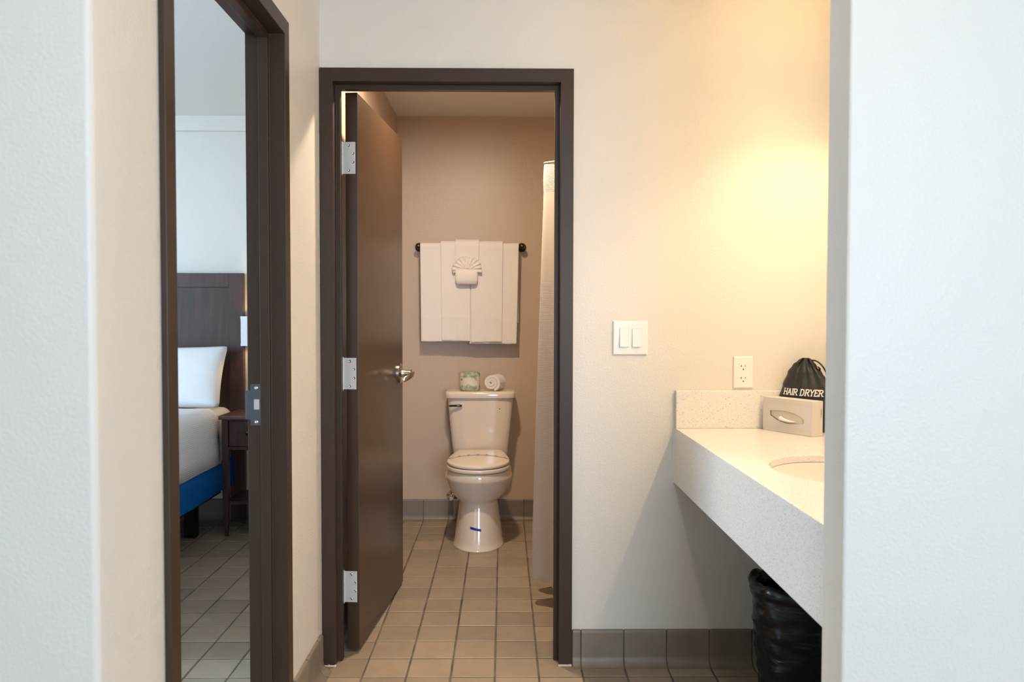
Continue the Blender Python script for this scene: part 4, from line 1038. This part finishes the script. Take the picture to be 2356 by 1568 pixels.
def pillow():
    t = thing('pillow', 'white pillow propped against the tall headboard', 'pillow', (-1.98, 4.6, 0.73))
    NX, NZ = 34, 24; W2, H2 = 0.362, 0.190; c = Vector((-1.978, 4.652, 0.886)); tilt = math.radians(24)
    up = Vector((0, math.sin(tilt), math.cos(tilt))); nrm = Vector((0, -math.cos(tilt), math.sin(tilt)))
    def P(i, j, side):
        u, v_ = -1+2*i/NX, -1+2*j/NZ
        pin = 1-0.032*(1-v_*v_)*abs(u)**3-0.02*max(0, abs(v_)-0.88)/0.12*abs(u)**6; pinz = 1-0.05*(1-u*u)*abs(v_)**3-0.02*max(0, abs(u)-0.92)/0.08*abs(v_)**6
        th = 0.068*(max(0, 1-u**4)*max(0, 1-v_**4))**0.55
        q = 0.008*noise.noise(Vector((u*2.5, v_*2.5, side*3)))*(1-max(abs(u), abs(v_))**6)
        return c+Vector((u*W2*pin, 0, 0))+up*(v_*H2*pinz+0.006*u)+nrm*(side*th+q)
    v, f = [], []
    for side in (1, -1):
        b = len(v)
        for j in range(NZ+1):
            for i in range(NX+1): v.append(P(i, j, side))
        for j in range(NZ):
            for i in range(NX):
                a = b+j*(NX+1)+i; q = (a, a+1, a+NX+2, a+NX+1); f.append(q if side > 0 else q[::-1])
    raw('pillow_case', v, f, M['cloth'], t, smooth=True)
pillow()

ns = thing('nightstand', 'dark wood nightstand with one drawer and slim legs', 'nightstand', (-1.31, 4.69, 0))
NX0, NX1, NY0, NY1 = -1.577, -1.060, 4.500, 4.826
box('top', NX0-0.014, NX1+0.014, NY0-0.020, NY1, 0.662, 0.684, M['wood_top'], ns, bevel=0.005)
for x0 in (NX0, NX1-0.034):
    for y0 in (NY0, NY1-0.036):
        tp_ = 0.008; xa, xb, ya, yb = x0, x0+0.034, y0, y0+0.034
        vv = [(xa+tp_, ya+tp_, 0.001), (xb-tp_, ya+tp_, 0.001), (xb-tp_, yb-tp_, 0.001), (xa+tp_, yb-tp_, 0.001)] + [(xa, ya, 0.25), (xb, ya, 0.25), (xb, yb, 0.25), (xa, yb, 0.25)] + [(xa, ya, 0.6615), (xb, ya, 0.6615), (xb, yb, 0.6615), (xa, yb, 0.6615)]
        fc = [(3, 2, 1, 0), (8, 9, 10, 11)] + [(k*4+i, k*4+(i+1) % 4, k*4+4+(i+1) % 4, k*4+4+i) for k in (0, 1) for i in range(4)]
        raw('leg', vv, fc, M['wood'], ns, bevel=0.0015)
box('side_panel', NX0+0.006, NX0+0.022, NY0+0.0345, NY1-0.037, 0.500, 0.6615, M['wood'], ns)
box('side_panel', NX1-0.022, NX1-0.006, NY0+0.0345, NY1-0.037, 0.500, 0.6615, M['wood'], ns)
box('back_panel', NX0+0.035, NX1-0.035, NY1-0.02, NY1-0.008, 0.500, 0.6615, M['wood'], ns)
box('apron', NX0+0.0345, NX1-0.0345, NY0+0.004, NY0+0.022, 0.490, 0.507, M['wood'], ns)
box('rail', NX0+0.0345, NX1-0.0345, NY0+0.004, NY0+0.022, 0.652, 0.6615, M['wood'], ns)
dr = box('drawer', NX0+0.038, NX1-0.038, NY0+0.008, NY0+0.30, 0.510, 0.6495, M['wood'], ns, bevel=0.002)
lathe('knob', [(0.006, 0), (0.005, 0.010), (0.012, 0.016), (0.013, 0.022), (0.006, 0.027)], ((NX0+NX1)/2-0.11, NY0+0.008, 0.585), (0, -1, 0), M['black_metal'], dr, 16)
box('shelf', NX0+0.01, NX1-0.01, NY0+0.012, NY1-0.012, 0.180, 0.198, M['wood'], ns)

sc_ = thing('wall_sconce', 'white rectangular lamp shade on the wall beside the headboard', 'wall lamp', (-1.40, 4.90, 1.15))
SX0, SX1, SY0, SY1, SZ0, SZ1 = -1.528, -1.268, 4.690, 4.858, 1.067, 1.237
def frame_box(name, z0, z1, e, m, parent):
    th = 0.0022; o0 = [(SX0-e, SY0-e), (SX1+e, SY0-e), (SX1+e, SY1+e), (SX0-e, SY1+e)]; i0 = [(SX0+th, SY0+th), (SX1-th, SY0+th), (SX1-th, SY1-th), (SX0+th, SY1-th)]
    rs = [[(x, y, z) for x, y in L] for L, z in ((o0, z0), (o0, z1), (i0, z1), (i0, z0), (o0, z0))]
    return rings(name, rs, m, parent, cap=False, smooth=False)
shd = frame_box('shade', SZ0, SZ1, 0, M['shade'], sc_)
frame_box('trim_band', SZ0-0.001, SZ0+0.012, 0.0012, M['shade'], shd); frame_box('trim_band', SZ1-0.012, SZ1+0.001, 0.0012, M['shade'], shd)
box('back_plate', -1.44, -1.36, 4.888, 4.8995, 1.06, 1.20, M['nickel'], sc_, bevel=0.002)
tube('arm', [(-1.40, 4.889, 1.13), (-1.40, 4.80, 1.13), (-1.40, 4.775, 1.135)], 0.007, M['nickel'], sc_, 10)
lathe('bulb', [(0.012, 0), (0.014, 0.02), (0.028, 0.05), (0.028, 0.065), (0.015, 0.085), (0.001, 0.09)], (-1.40, 4.775, 1.135), (0, 0, 1), M['bulb_hall'], sc_, 18)
l = bpy.data.lights.new('sconce_bulb', 'POINT'); l.energy = 2.0; l.color = (1.0, 0.62, 0.30); l.shadow_soft_size = 0.03
lo = bpy.data.objects.new('sconce_bulb', l); COL.objects.link(lo); lo.location = (-1.44, 4.745, 1.16); attach(lo, sc_)
